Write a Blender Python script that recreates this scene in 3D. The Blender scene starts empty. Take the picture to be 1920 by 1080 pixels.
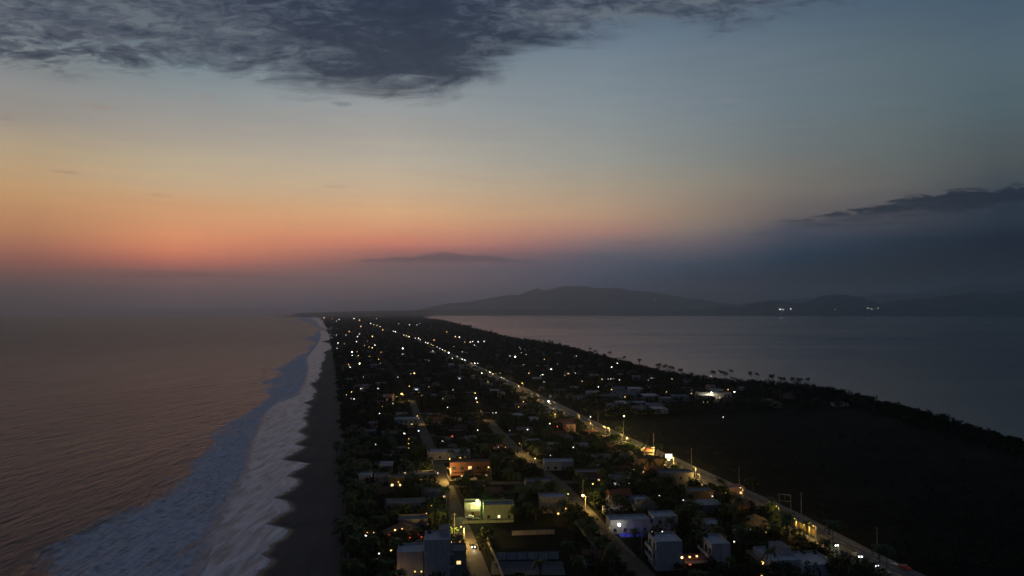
import bpy, bmesh, math, random
import numpy as np
from mathutils import Vector, Matrix

R = math.radians
rnd = random.Random(7)
sc = bpy.context.scene
col = sc.collection

# ------------------------------------------------------------------ camera
F = 1297.0; CAMH = 100.0; HOR = 583.0
TH = math.atan((HOR - 540) / F)
cd = bpy.data.cameras.new('camera'); cam = bpy.data.objects.new('camera', cd); col.objects.link(cam)
cam.location = (0, 0, CAMH); cam.rotation_euler = (R(90) + TH, 0, 0)
cd.sensor_width = 36; cd.lens = 36 * F / 1920; cd.clip_start = 1; cd.clip_end = 200000
sc.camera = cam
sc.render.engine = 'CYCLES'
sc.view_settings.view_transform = 'Standard'; sc.view_settings.look = 'None'
sc.view_settings.exposure = 0; sc.view_settings.gamma = 1
cy = sc.cycles
cy.max_bounces = 5; cy.diffuse_bounces = 2; cy.glossy_bounces = 3; cy.volume_bounces = 1; cy.transparent_max_bounces = 12
cy.sample_clamp_indirect = 1.0; cy.use_denoising = True; cy.use_adaptive_sampling = False
cy.caustics_reflective = False; cy.caustics_refractive = False
cy.pixel_filter_type = 'BLACKMAN_HARRIS'; cy.filter_width = 1.6


def ray(px, py):
    x = (px - 960) / F; u = (540 - py) / F
    return Vector((x, math.cos(TH) - u * math.sin(TH), math.sin(TH) + u * math.cos(TH)))


def drop(x, y):
    """the earth curves away"""
    return (x * x + y * y) / 1.38e7


def at(px, py, z=0.0):
    """point of the place seen at a pixel of the photograph, at height z"""
    d = ray(px, py); zz = z
    for _ in range(12):
        t = (zz - CAMH) / d.z; zz = z - drop(d.x * t, d.y * t)
    return Vector((d.x * t, d.y * t, zz))


def ground_x(px, py, z=0.0):
    p = at(px, py, z); return p.y, p.x


def azel(px, py):
    d = ray(px, py).normalized()
    return math.degrees(math.atan2(d.x, d.y)), math.degrees(math.asin(d.z))


def lin(c):
    return tuple(((v / 255) / 12.92 if v / 255 <= .04045 else ((v / 255 + .055) / 1.055) ** 2.4) for v in c)


# ------------------------------------------------------------------ node helper
class NT:
    def __init__(s, tree):
        s.t = tree; s.n = tree.nodes; s.l = tree.links

    def node(s, typ, ins=None, **kw):
        nd = s.n.new(typ)
        for k, v in kw.items(): setattr(nd, k, v)
        if ins:
            for k, v in ins.items():
                sock = nd.inputs[k]
                if hasattr(v, 'is_output') or isinstance(v, bpy.types.NodeSocket): s.l.new(v, sock)
                else: sock.default_value = v
        return nd

    def m(s, op, a, b=0.0, c=None, clamp=False):
        ins = {0: a, 1: b}
        if c is not None: ins[2] = c
        return s.node('ShaderNodeMath', ins, operation=op, use_clamp=clamp).outputs[0]

    def mr(s, v, a, b, c=0.0, d=1.0, smooth=False):
        nd = s.node('ShaderNodeMapRange', {'Value': v, 'From Min': a, 'From Max': b, 'To Min': c, 'To Max': d})
        nd.interpolation_type = 'SMOOTHSTEP' if smooth else 'LINEAR'
        return nd.outputs[0]

    def ramp(s, v, stops, interp='LINEAR'):
        nd = s.node('ShaderNodeValToRGB', {'Fac': v}); cr = nd.color_ramp; cr.interpolation = interp
        stops = sorted(stops, key=lambda q: q[0])
        while len(cr.elements) > 1: cr.elements.remove(cr.elements[-1])
        cr.elements[0].position = max(0, min(1, stops[0][0]))
        def cc(c): return (c, c, c, 1) if not hasattr(c, '__len__') else (*c[:3], 1)
        cr.elements[0].color = cc(stops[0][1])
        for p, c in stops[1:]:
            e = cr.elements.new(max(0, min(1, p))); e.color = cc(c)
        return nd.outputs[0]

    def mix(s, f, a, b, mode='MIX'):
        nd = s.node('ShaderNodeMix', data_type='RGBA', blend_type=mode)
        for sock, v in ((nd.inputs[0], f), (nd.inputs[6], a), (nd.inputs[7], b)):
            if isinstance(v, bpy.types.NodeSocket): s.l.new(v, sock)
            else: sock.default_value = (*v[:3], 1) if hasattr(v, '__len__') else v
        return nd.outputs[2]

    def noise(s, vec, scale, detail=4, rough=.5, dist=0.0):
        nd = s.node('ShaderNodeTexNoise', {'Scale': scale, 'Detail': detail, 'Roughness': rough, 'Distortion': dist})
        if vec is not None: s.l.new(vec, nd.inputs['Vector'])
        return nd.outputs[0]

    def mapping(s, vec, loc=(0, 0, 0), rot=(0, 0, 0), scale=(1, 1, 1)):
        nd = s.node('ShaderNodeMapping', {'Location': loc, 'Rotation': rot, 'Scale': scale}); s.l.new(vec, nd.inputs[0])
        return nd.outputs[0]


# ------------------------------------------------------------------ world: dusk sky
SKY_GAIN = 1.0
w = bpy.data.worlds.new('World'); sc.world = w; w.use_nodes = True
w.node_tree.nodes.clear(); S = NT(w.node_tree)
tc = S.node('ShaderNodeTexCoord').outputs['Generated']
sep = S.node('ShaderNodeSeparateXYZ', {0: tc}); X, Y, Z = sep.outputs
az = S.m('MULTIPLY', S.m('ARCTAN2', X, Y), 57.29578)
el = S.m('MULTIPLY', S.m('ARCSINE', Z), 57.29578)
elf = S.mr(el, -5, 45)


def eln(e): return (e + 5) / 50


HAZE_J = (.036, .035, .048); HAZE_D = 4.6e-5


JS = {70: (0.0871, 0.0776, 0.0772), 330: (0.0868, 0.0798, 0.0816), 730: (0.0905, 0.0791, 0.0848), 1130: (0.066, 0.067, 0.08), 1480: (0.068, 0.066, 0.078), 1870: (0.05, 0.058, 0.076), 1300: (0.066, 0.066, 0.079), 1700: (0.056, 0.06, 0.077)}


def unhaze(c, e, J=HAZE_J):
    """sky colour behind the haze so that it reads as c through it"""
    L = min(1460 / max(math.sin(R(max(e, 0))), 1e-4), 44000)
    t = math.exp(-HAZE_D * L)
    return tuple(max(.001, (v - j * (1 - t)) / t) for v, j in zip(c, J))


stations = [
    (70, [(0, (95, 108, 120)), (100, (120, 128, 130)), (160, (140, 141, 140)), (220, (152, 145, 135)), (280, (176, 157, 128)), (330, (188, 156, 118)), (370, (190, 148, 105)), (400, (182, 135, 98)), (430, (177, 126, 93)), (460, (159, 108, 88)), (490, (132, 90, 82)), (520, (102, 82, 80)), (560, (84, 77, 80)), (590, (72, 70, 74))]),
    (330, [(0, (85, 105, 122)), (100, (112, 128, 138)), (150, (132, 143, 146)), (200, (149, 149, 146)), (250, (164, 156, 144)), (300, (184, 168, 142)), (350, (193, 166, 132)), (380, (203, 157, 117)), (420, (210, 150, 108)), (450, (211, 139, 102)), (470, (204, 127, 97)), (490, (172, 106, 92)), (515, (116, 89, 87)), (540, (103, 87, 88)), (570, (90, 84, 87)), (590, (78, 75, 80))]),
    (730, [(0, (85, 108, 128)), (100, (118, 132, 142)), (200, (153, 156, 156)), (250, (166, 161, 153)), (300, (182, 171, 154)), (350, (197, 173, 144)), (400, (212, 166, 124)), (430, (210, 149, 114)), (455, (196, 124, 104)), (475, (150, 102, 98)), (500, (109, 92, 94)), (540, (98, 87, 90)), (570, (84, 80, 86)), (590, (74, 72, 80))]),
    (1130, [(0, (82, 104, 126)), (100, (116, 130, 142)), (200, (132, 142, 146)), (300, (150, 150, 142)), (350, (166, 152, 132)), (400, (177, 146, 120)), (430, (165, 125, 112)), (455, (128, 107, 108)), (480, (88, 87, 98)), (530, (70, 74, 87)), (590, (60, 66, 78))]),
    (1300, [(0, (82, 102, 122)), (100, (108, 122, 133)), (200, (119, 130, 137)), (300, (132, 134, 129)), (350, (143, 134, 120)), (400, (143, 124, 110)), (430, (129, 115, 107)), (455, (104, 95, 100)), (500, (66, 72, 84)), (550, (56, 63, 75)), (590, (48, 55, 67))]),
    (1480, [(0, (82, 100, 117)), (100, (102, 116, 126)), (200, (107, 119, 126)), (280, (112, 117, 116)), (350, (120, 113, 105)), (400, (105, 97, 96)), (430, (80, 80, 90)), (480, (58, 65, 78)), (530, (46, 55, 68)), (590, (38, 46, 58))]),
    (1700, [(0, (78, 96, 112)), (100, (92, 107, 115)), (200, (95, 108, 113)), (300, (97, 102, 101)), (350, (97, 96, 95)), (400, (79, 79, 85)), (450, (52, 58, 70)), (502, (41, 47, 58)), (590, (32, 39, 50))]),
    (1870, [(0, (74, 92, 108)), (100, (85, 102, 112)), (200, (83, 98, 104)), (300, (80, 86, 88)), (345, (72, 78, 84)), (400, (54, 62, 74)), (450, (42, 50, 62)), (520, (33, 41, 53)), (590, (28, 34, 46))]),
]
KEEP = [s_ for s_ in stations]
prev = None
for i, (px, st) in enumerate(stations):
    stops = [(eln(azel(px, y)[1]), unhaze(lin(c), azel(px, y)[1], JS[px])) for y, c in st]
    stops.append((eln(31), lin((62, 78, 94)))); stops.append((eln(42), lin((58, 73, 98))))
    c = S.ramp(elf, stops)
    a = azel(px, 400)[0]
    if prev is not None: c = S.mix(S.mr(az, pa, a), prev, c)
    prev, pa = c, a
back = S.ramp(elf, [(eln(0), lin((24, 30, 42))), (eln(6), lin((28, 34, 46))), (eln(30), lin((46, 58, 80)))])
absaz = S.m('ABSOLUTE', az)
sky = S.mix(S.mr(absaz, 50, 120, smooth=True), prev, back)
# thin streaks of high cirrus
sv = S.node('ShaderNodeCombineXYZ', {0: S.m('MULTIPLY', az, .06), 1: S.m('MULTIPLY', el, .9), 2: 0.0}).outputs[0]
stn = S.noise(sv, 1.6, 6, .6, .3)
sky = S.mix(S.mr(stn, .3, .7, 0, .5), sky, S.mix(1.0, sky, (.86, .86, .90), 'MULTIPLY'))
# a share of the physical twilight sky
nish = S.node('ShaderNodeTexSky', sky_type='NISHITA', sun_disc=False, sun_elevation=R(-2.5), sun_rotation=R(-24))
sky = S.mix(1.0, sky, S.mix(1.0, nish.outputs[0], (.004, .004, .004), 'MULTIPLY'), 'ADD')


def curve_az(pts):
    """elevation (deg) as a function of azimuth through picture points"""
    q = [azel(*p) for p in pts]
    a0, a1 = -60, 60
    v = S.ramp(S.mr(az, a0, a1), [((a - a0) / (a1 - a0), (e + 5) / 50) for a, e in q])
    return S.m('SUBTRACT', S.m('MULTIPLY', v, 50), 5)


front = S.mr(absaz, 70, 50)
den = S.m('ADD', S.m('MAXIMUM', Z, 0), .10)
pv = S.node('ShaderNodeCombineXYZ', {0: S.m('DIVIDE', X, den), 1: S.m('DIVIDE', Y, den), 2: 0.0}).outputs[0]
big = S.noise(S.mapping(pv, (3.1, 1.7, 0), (0, 0, R(-20)), (1, 1.25, 1)), 1.5, 3, .5, .2)
mid = S.noise(S.mapping(pv, (0, 0, 0), (0, 0, R(25)), (1.0, 1.7, 1)), 4.2, 9, .66, .6)
fine = S.noise(S.mapping(pv, (5, 2, 0), (0, 0, R(15)), (1, 1.6, 1)), 13.0, 8, .7, 1.0)
eb = curve_az([(-200, 120), (0, 135), (200, 135), (400, 140), (560, 174), (700, 190), (830, 187), (930, 150), (1000, 100), (1120, 78), (1260, 60), (1450, 46), (1600, 8), (1700, -80), (1920, -200)])
depth = S.m('SUBTRACT', el, eb)
edge = S.m('ADD', depth, S.m('MULTIPLY', S.m('SUBTRACT', mid, .5), 5.0))
deck = S.mr(edge, -.5, 2.0, smooth=True)
# denser towards the middle and the top left, broken elsewhere
dens = S.m('ADD', S.m('MULTIPLY', mid, .42), S.m('ADD', S.m('MULTIPLY', big, .18), S.m('MULTIPLY', fine, .44)))
core = S.mr(S.m('ABSOLUTE', S.m('SUBTRACT', az, azel(730, 100)[0])), 3, 12, .13, 0, smooth=True)
core2 = S.m('MULTIPLY', S.mr(el, 16.0, 21, 0, .11, smooth=True), S.mr(az, 24, 10, 0, 1))
low = S.m('ADD', S.mr(depth, 0, 5, -.05, .02), S.m('MULTIPLY', S.mr(az, 2, 9, 0, .075), S.mr(az, 27, 18)))
cover = S.mr(S.m('ADD', S.m('ADD', dens, core), S.m('ADD', core2, low)), .445, .52, smooth=True)
ca = S.m('MULTIPLY', S.m('MULTIPLY', deck, cover), front)
ccol = S.ramp(S.m('ADD', dens, S.m('MULTIPLY', core, .8)), [(.44, lin((104, 112, 120))), (.52, lin((76, 84, 98))), (.60, lin((42, 51, 68))), (.72, lin((32, 41, 58)))])
sky = S.mix(S.m('MULTIPLY', ca, .93), sky, ccol)
# lens cloud on the right
n2 = S.noise(S.node('ShaderNodeCombineXYZ', {0: S.m('MULTIPLY', az, .25), 1: S.m('MULTIPLY', el, 1.2), 2: 3.0}).outputs[0], 2.2, 9, .68, .5)
nn = S.m('MULTIPLY', S.m('SUBTRACT', n2, .5), 2.6)
et = curve_az([(1300, 440), (1440, 424), (1480, 411), (1560, 399), (1640, 388), (1700, 366), (1780, 356), (1920, 345), (2100, 330)])
ta = S.m('MULTIPLY', S.mr(S.m('ADD', S.m('SUBTRACT', et, el), nn), -.1, .35, smooth=True), S.mr(S.m('ADD', el, S.m('MULTIPLY', nn, 1.0)), 5.9, 7.8, smooth=True))
ta = S.m('MULTIPLY', ta, S.mr(az, azel(1420, 400)[0], azel(1510, 400)[0], smooth=True))
sky = S.mix(S.m('MULTIPLY', ta, S.m('MULTIPLY', front, .85)), sky, lin((20, 28, 42)))
# small cloud over the spit
et = curve_az([(560, 500), (680, 486), (760, 481), (796, 477), (818, 474), (832, 471), (848, 474), (900, 478), (985, 486), (1050, 500)])
eb2 = azel(830, 493)[1]
ta = S.m('MULTIPLY', S.mr(S.m('ADD', S.m('SUBTRACT', et, el), S.m('MULTIPLY', nn, .42)), -.08, .18, smooth=True), S.mr(S.m('ADD', el, S.m('MULTIPLY', nn, .3)), eb2 - .15, eb2 + .3, smooth=True))
sky = S.mix(S.m('MULTIPLY', ta, .55), sky, lin((66, 70, 84)))
# tiny wisps lit from below
for wx, wy, ww, wh, wc, wa in ((635, 350, 30, 2.5, (150, 120, 105), .5), (172, 197, 34, 4, (165, 135, 122), .5), (388, 181, 16, 5, (165, 140, 130), .5),
                           (120, 322, 22, 3, (150, 120, 102), .45), (15, 222, 20, 5, (140, 125, 120), .5), (305, 366, 20, 3, (165, 125, 95), .4), (640, 194, 22, 5, (90, 98, 108), .6),
                           (545, 183, 40, 6, (95, 103, 112), .5), (320, 514, 140, 7, (92, 76, 84), .45), (1180, 456, 40, 5, (110, 95, 98), .5), (1460, 436, 60, 4, (72, 74, 84), .5), (1300, 192, 120, 8, (150, 146, 142), .25)):
    a, e = azel(wx, wy)
    k = 180 / math.pi / F
    q = S.m('ADD', S.m('POWER', S.m('ABSOLUTE', S.m('DIVIDE', S.m('SUBTRACT', az, a), ww * k)), 2), S.m('POWER', S.m('ABSOLUTE', S.m('DIVIDE', S.m('ADD', S.m('SUBTRACT', el, e), S.m('MULTIPLY', nn, .25)), wh * k)), 2))
    sky = S.mix(S.m('MULTIPLY', S.mr(q, 1.4, 0, smooth=True), S.m('MULTIPLY', S.mr(n2, .38, .62), wa)), sky, lin(wc))
bg = S.node('ShaderNodeBackground', {'Color': sky, 'Strength': SKY_GAIN})
S.node('ShaderNodeOutputWorld', {'Surface': bg.outputs[0]})
w.cycles.sampling_method = 'AUTOMATIC'

# ------------------------------------------------------------------ materials
MATS = {}


def mat(name, build):
    if name in MATS: return MATS[name]
    m_ = bpy.data.materials.new(name); m_.use_nodes = True; m_.node_tree.nodes.clear()
    T = NT(m_.node_tree); sh = build(T)
    out = T.node('ShaderNodeOutputMaterial'); T.l.new(sh, out.inputs['Surface'])
    MATS[name] = m_; return m_


def pr(T, color, rough=.8, **kw):
    ins = {'Base Color': color if isinstance(color, bpy.types.NodeSocket) else (*color[:3], 1), 'Roughness': rough}
    ins.update(kw)
    return T.node('ShaderNodeBsdfPrincipled', ins).outputs[0]


def objv(T): return T.node('ShaderNodeTexCoord').outputs['Object']


def wpos(T): return T.node('ShaderNodeNewGeometry').outputs['Position']


def spotted(name, c1, c2, scale=1.0, rough=.85, wp=False, detail=5, bump=0, **kw):
    def b(T):
        v = wpos(T) if wp else objv(T)
        n = T.noise(v, scale, detail, .6)
        c = T.ramp(n, [(.32, c1), (.68, c2)])
        ins = dict(kw)
        if bump:
            ins['Normal'] = T.node('ShaderNodeBump', {'Height': T.noise(v, scale * 6, 3), 'Distance': bump, 'Strength': 1.0}).outputs[0]
        return pr(T, c, rough, **ins)
    return mat(name, b)


def emis(name, c, s):
    m_ = mat(name, lambda T: T.node('ShaderNodeEmission', {'Color': (*c, 1), 'Strength': s}).outputs[0])
    m_.cycles.emission_sampling = 'NONE'; return m_


def plaster(name, c):
    c = tuple(v * .8 for v in c); c2 = tuple(v * .6 for v in c)
    def b(T):
        v = objv(T)
        n = T.noise(T.mapping(v, scale=(1, 1, .25)), .9, 6, .65)
        n2 = T.noise(v, 7, 3)
        c_ = T.ramp(T.m('ADD', T.m('MULTIPLY', n, .8), T.m('MULTIPLY', n2, .2)), [(.35, c2), (.6, c)])
        return pr(T, c_, .85)
    return mat(name, b)


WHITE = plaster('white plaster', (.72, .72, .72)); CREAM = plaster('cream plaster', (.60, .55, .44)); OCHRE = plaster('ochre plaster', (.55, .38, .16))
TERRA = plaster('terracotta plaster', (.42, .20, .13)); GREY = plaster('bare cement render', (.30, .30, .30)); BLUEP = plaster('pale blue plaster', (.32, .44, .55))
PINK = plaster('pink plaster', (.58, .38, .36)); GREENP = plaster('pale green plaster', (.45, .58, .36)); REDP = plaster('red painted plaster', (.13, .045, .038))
ROOFC = spotted('weathered concrete roof', (.10, .10, .105), (.24, .24, .25), .7)
ROOFW = spotted('white roof coating', (.30, .31, .33), (.50, .51, .54), .6)


def tile_b(T):
    v = objv(T)
    wv = T.node('ShaderNodeTexWave', {'Vector': v, 'Scale': 1.2, 'Distortion': .3}, bands_direction='X').outputs[1]
    n = T.noise(v, 2.5, 4)
    c = T.mix(n, (.08, .03, .02), (.17, .065, .04))
    return pr(T, c, .8, Normal=T.node('ShaderNodeBump', {'Height': wv, 'Distance': .08}).outputs[0])


TILE = mat('clay roof tiles', tile_b)
THATCH = spotted('dry palm thatch', (.08, .06, .04), (.20, .15, .10), 3, bump=.08)
TIN = spotted('corrugated metal', (.14, .15, .16), (.28, .29, .31), 1.5, .5, Metallic=.6)
DARKG = spotted('dark window glass', (.01, .012, .015), (.03, .035, .04), .5, .1)
FRAME = spotted('painted frame', (.06, .055, .05), (.12, .11, .10), 2)
WOOD = spotted('brown wooden door', (.07, .04, .02), (.16, .09, .05), 3)
TANK = spotted('black plastic tank', (.015, .015, .017), (.03, .03, .033), 2, .5)
POLE = spotted('galvanised pole', (.16, .16, .16), (.32, .32, .32), 3, .5, Metallic=.5)
WPOLE = spotted('concrete pole', (.25, .25, .24), (.42, .42, .40), 3)
BARK = spotted('grey brown bark', (.05, .04, .03), (.14, .11, .09), 3, bump=.05)
LEAF1 = spotted('dark broad leaves', (.018, .035, .012), (.05, .085, .03), .6, .6, **{'Specular IOR Level': .12})
LEAF2 = spotted('olive leaves', (.03, .045, .015), (.075, .10, .04), .6, .6, **{'Specular IOR Level': .12})
FROND = spotted('palm fronds', (.025, .05, .015), (.07, .11, .035), .8, .5, **{'Specular IOR Level': .12})
ASPH = spotted('asphalt', (.035, .035, .036), (.07, .068, .065), .25, .75, wp=True)
DIRT = spotted('packed sandy dirt road', (.045, .04, .032), (.12, .105, .08), .12, .9, wp=True)
PAVE = spotted('concrete pavement', (.09, .085, .08), (.17, .16, .15), .5, .85, wp=True)
PAINTW = spotted('white road paint', (.45, .45, .44), (.75, .75, .73), 2, .6, wp=True)
PAINTY = spotted('yellow road paint', (.45, .30, .04), (.7, .48, .08), 2, .6, wp=True)

WHITE_L = (1.0, .93, .82); COOL_L = (.88, .93, 1.0); WARM_L = (1.0, .62, .16); ORANGE_L = (1.0, .48, .16); RED_L = (1.0, .10, .05); GREEN_L = (.85, 1.0, .35); BLUE_L = (.15, .2, 1.0)
WIN_W = emis('warm lit window', (1, .62, .25), 1.6); WIN_C = emis('cool lit window', (.85, .9, 1), 1.1); WIN_Y = emis('yellow lit window', (1, .8, .35), 2.6)
WIN_R = emis('red lit window', (1, .2, .1), .9)


# ------------------------------------------------------------------ mesh helpers
class MB:
    def __init__(s): s.v = []; s.f = []; s.mi = []; s.uv = None
    def add(s, vs, fs, mi=0):
        b = len(s.v); s.v += [tuple(v) for v in vs]; s.f += [tuple(b + i for i in f) for f in fs]; s.mi += [mi] * len(fs); return s
    def box(s, x0, x1, y0, y1, z0, z1, mi=0, top=True, M=None):
        vs = [Vector(p) for p in ((x0, y0, z0), (x1, y0, z0), (x1, y1, z0), (x0, y1, z0), (x0, y0, z1), (x1, y0, z1), (x1, y1, z1), (x0, y1, z1))]
        if M: vs = [M @ v for v in vs]
        fs = [(0, 3, 2, 1), (0, 1, 5, 4), (1, 2, 6, 5), (2, 3, 7, 6), (3, 0, 4, 7)]
        if top: fs.append((4, 5, 6, 7))
        return s.add(vs, fs, mi)
    def tube(s, pts, rs, n=8, mi=0, cap=True):
        pts = [Vector(p) for p in pts]; b = len(s.v)
        for i, p in enumerate(pts):
            d = (pts[min(i + 1, len(pts) - 1)] - pts[max(i - 1, 0)]).normalized()
            a = d.orthogonal().normalized() if abs(d.z) < .95 else Vector((1, 0, 0)); c = d.cross(a).normalized(); a = c.cross(d)
            for k in range(n):
                t = 2 * math.pi * k / n; q = p + (a * math.cos(t) + c * math.sin(t)) * rs[i]; s.v.append(tuple(q))
        for i in range(len(pts) - 1):
            for k in range(n):
                s.f.append((b + i * n + k, b + i * n + (k + 1) % n, b + (i + 1) * n + (k + 1) % n, b + (i + 1) * n + k)); s.mi.append(mi)
        if cap: s.f.append(tuple(b + (len(pts) - 1) * n + k for k in range(n))); s.mi.append(mi)
        return s
    def sphere(s, c, r, seg=8, rings=5, sz=1.0, mi=0):
        b = len(s.v); c = Vector(c)
        for i in range(rings + 1):
            ph = math.pi * i / rings
            for k in range(seg):
                t = 2 * math.pi * k / seg
                s.v.append((c.x + r * math.sin(ph) * math.cos(t), c.y + r * math.sin(ph) * math.sin(t), c.z + r * sz * math.cos(ph)))
        for i in range(rings):
            for k in range(seg):
                s.f.append((b + i * seg + k, b + (i + 1) * seg + k, b + (i + 1) * seg + (k + 1) % seg, b + i * seg + (k + 1) % seg)); s.mi.append(mi)
        return s
    def mesh(s, name, mats):
        me = bpy.data.meshes.new(name); me.from_pydata(s.v, [], s.f)
        for m_ in (mats if isinstance(mats, (list, tuple)) else [mats]): me.materials.append(m_)
        if any(s.mi): me.polygons.foreach_set('material_index', s.mi)
        me.update(); return me
    def build(s, name, mats, parent=None, smooth=False):
        me = s.mesh(name, mats)
        if smooth: me.polygons.foreach_set('use_smooth', [True] * len(me.polygons))
        o = bpy.data.objects.new(name, me); col.objects.link(o); o.parent = parent; return o


def tag(o, label=None, cat=None, group=None, kind=None):
    if label: o['label'] = label
    if cat: o['category'] = cat
    if group: o['group'] = group
    if kind: o['kind'] = kind
    return o


def empty(name, loc, rz=0):
    o = bpy.data.objects.new(name, None); col.objects.link(o); o.location = loc; o.rotation_euler.z = rz; o.empty_display_size = .5; return o


def copy_tree(o, parent=None):
    c = o.copy(); col.objects.link(c)
    if parent is not None: c.parent = parent
    for ch in KIDS.get(o.name, []): copy_tree(ch, c)
    return c


KIDS = {}


def kid(parent, *obs):
    for ob in obs:
        ob.parent = parent; KIDS.setdefault(parent.name, []).append(ob)
    return obs[0]


# ------------------------------------------------------------------ coast curves: x as a function of Y (metres)
SEA = -2.0


def curve(pts, z=0.0, slope=-.27, near=-.25, rounded=False):
    q = sorted(ground_x(a, b, z) for a, b in pts)
    ys = np.array([p[0] for p in q]); xs = np.array([p[1] for p in q])
    def f(y):
        y = np.asarray(y, float)
        if rounded:
            i = np.clip(np.searchsorted(ys, y) - 1, 0, len(ys) - 2); t = np.clip((y - ys[i]) / (ys[i + 1] - ys[i]), 0, 1)
            rise = xs[i + 1] > xs[i]; t = np.where(rise, np.sin(t * math.pi / 2), 1 - np.cos(t * math.pi / 2)) * .8 + t * .2; r = xs[i] + (xs[i + 1] - xs[i]) * t
        else: r = np.interp(y, ys, xs)
        r = np.where(y < ys[0], xs[0] + (y - ys[0]) * near, r)
        r = np.where(y > ys[-1], xs[-1] + (y - ys[-1]) * slope, r)
        return r
    return f


f_back = curve([(71, 1080), (99, 1038.5), (191, 989), (262, 953.5), (336, 900), (358, 865), (397, 819), (439, 787), (473, 764), (492, 752), (488, 735), (500, 715), (513, 691), (553, 669), (578, 650), (566, 634), (590, 622), (575, 610), (560, 602)], SEA, -.31, rounded=True)
f_front = curve([(375, 1080), (400, 1007), (421, 957), (444, 918), (464, 886), (471, 844), (485, 808), (495, 787), (503, 770), (522, 755.5), (562, 740), (575, 718), (581, 691), (575.5, 673), (593, 649), (601, 635), (601, 622), (600, 612), (594, 604), (585, 598)], SEA, -.285)
_water = curve([(474, 1080), (505, 1060), (489, 1038), (540, 999.5), (499, 982), (542, 955), (538, 941), (512, 934), (531, 925), (559, 909), (538, 891.5), (577, 870), (524, 862), (567, 841), (552, 833), (572, 821), (556, 810), (572, 799), (567, 784), (574, 770), (571, 755), (580, 740), (585, 720), (590, 702), (597, 680), (602, 662), (604, 640), (605, 620), (602, 606), (598, 600), (592, 596)], SEA, -.28, rounded=True)


VEGJ = lambda y: 2.2 * np.sin(np.asarray(y) / 13.) + 1.8 * np.sin(np.asarray(y) / 5.7 + 1) + 1.6 * np.sin(np.asarray(y) / 29. + 2)


def f_water(y):
    y = np.asarray(y, float)
    amp = np.clip((y - 600) / 100, 0, 1) * 6 + np.clip((260 - y) / 60, 0, 1) * 6
    ph = y / 19. + 1.8 * np.sin(y / 61.) + 1.1 * np.sin(y / 23.7 + 2); am = amp * (.55 + .45 * np.sin(y / 37. + 1.3 * np.sin(y / 83.)))
    return _water(y) + am * (np.abs(np.sin(ph)) ** .7 - .5) + np.clip((y - 600) / 300, 0, 1) * 4 * np.sin(y / 43. + 1) + .9 * np.sin(y / 3.1) * np.sin(y / 7.7) + .5 * np.sin(y / 1.9 + 2 * np.sin(y / 9.))


f_veg = curve([(655, 1080), (652, 1000), (650, 930), (646, 850), (640, 790), (634, 740), (629, 690), (623, 650), (616, 625), (608, 606), (602, 599)], 0)
f_hwy = curve([(1690, 1080), (1610, 1042), (1530, 999), (1470, 966), (1400, 932), (1330, 900), (1230, 853), (1170, 826), (1110, 797), (1030, 756), (960, 722), (900, 693), (850, 668), (780, 637), (740, 622), (700, 609), (660, 599)], 0, -.24, -.2)
f_sta = curve([(900, 1080), (878, 1020), (864, 985), (852, 950), (836, 910), (824, 880), (812, 850), (792, 805), (779, 770), (768, 745), (745, 710), (720, 680), (690, 645)], 0)
f_stb = curve([(1208, 1080), (1142, 1010), (1092, 955), (1052, 912), (1003, 872), (962, 838), (925, 800), (897, 762), (880, 740), (850, 708)], 0)
f_lag = curve([(2100, 858), (2000, 838), (1920, 820), (1830, 796), (1760, 776), (1700, 762), (1640, 743), (1560, 726), (1500, 718), (1400, 712), (1330, 706), (1250, 695), (1140, 668), (1050, 645), (960, 632), (920, 621), (860, 609), (830, 601), (800, 597), (790, 595)], 4.0, -.1, .9)

ys = [float(v) for v in np.linspace(-600, 180, 24)]
y = 182.
while y < 42000:
    ys.append(y); y += max(1.1, y * .0042)
ROWS = np.array(ys)


def grid_mesh(name, P, material, attr=None, smooth=True):
    nr, nc = P.shape[:2]
    me = bpy.data.meshes.new(name)
    idx = np.arange(nr * nc).reshape(nr, nc)
    q = np.stack([idx[:-1, :-1], idx[:-1, 1:], idx[1:, 1:], idx[1:, :-1]], -1).reshape(-1, 4)
    me.vertices.add(nr * nc); me.vertices.foreach_set('co', P.reshape(-1).astype('f'))
    me.loops.add(q.size); me.loops.foreach_set('vertex_index', q.reshape(-1).astype('i'))
    me.polygons.add(len(q)); me.polygons.foreach_set('loop_start', np.arange(0, q.size, 4, dtype='i')); me.polygons.foreach_set('loop_total', np.full(len(q), 4, dtype='i'))
    me.materials.append(material)
    if attr is not None:
        for k, a in attr.items():
            at_ = me.attributes.new(k, 'FLOAT', 'POINT'); at_.data.foreach_set('value', a.reshape(-1).astype('f'))
    me.update(calc_edges=True); me.validate()
    if smooth: me.polygons.foreach_set('use_smooth', np.ones(len(me.polygons), dtype=bool))
    o = bpy.data.objects.new(name, me); col.objects.link(o); return o


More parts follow.
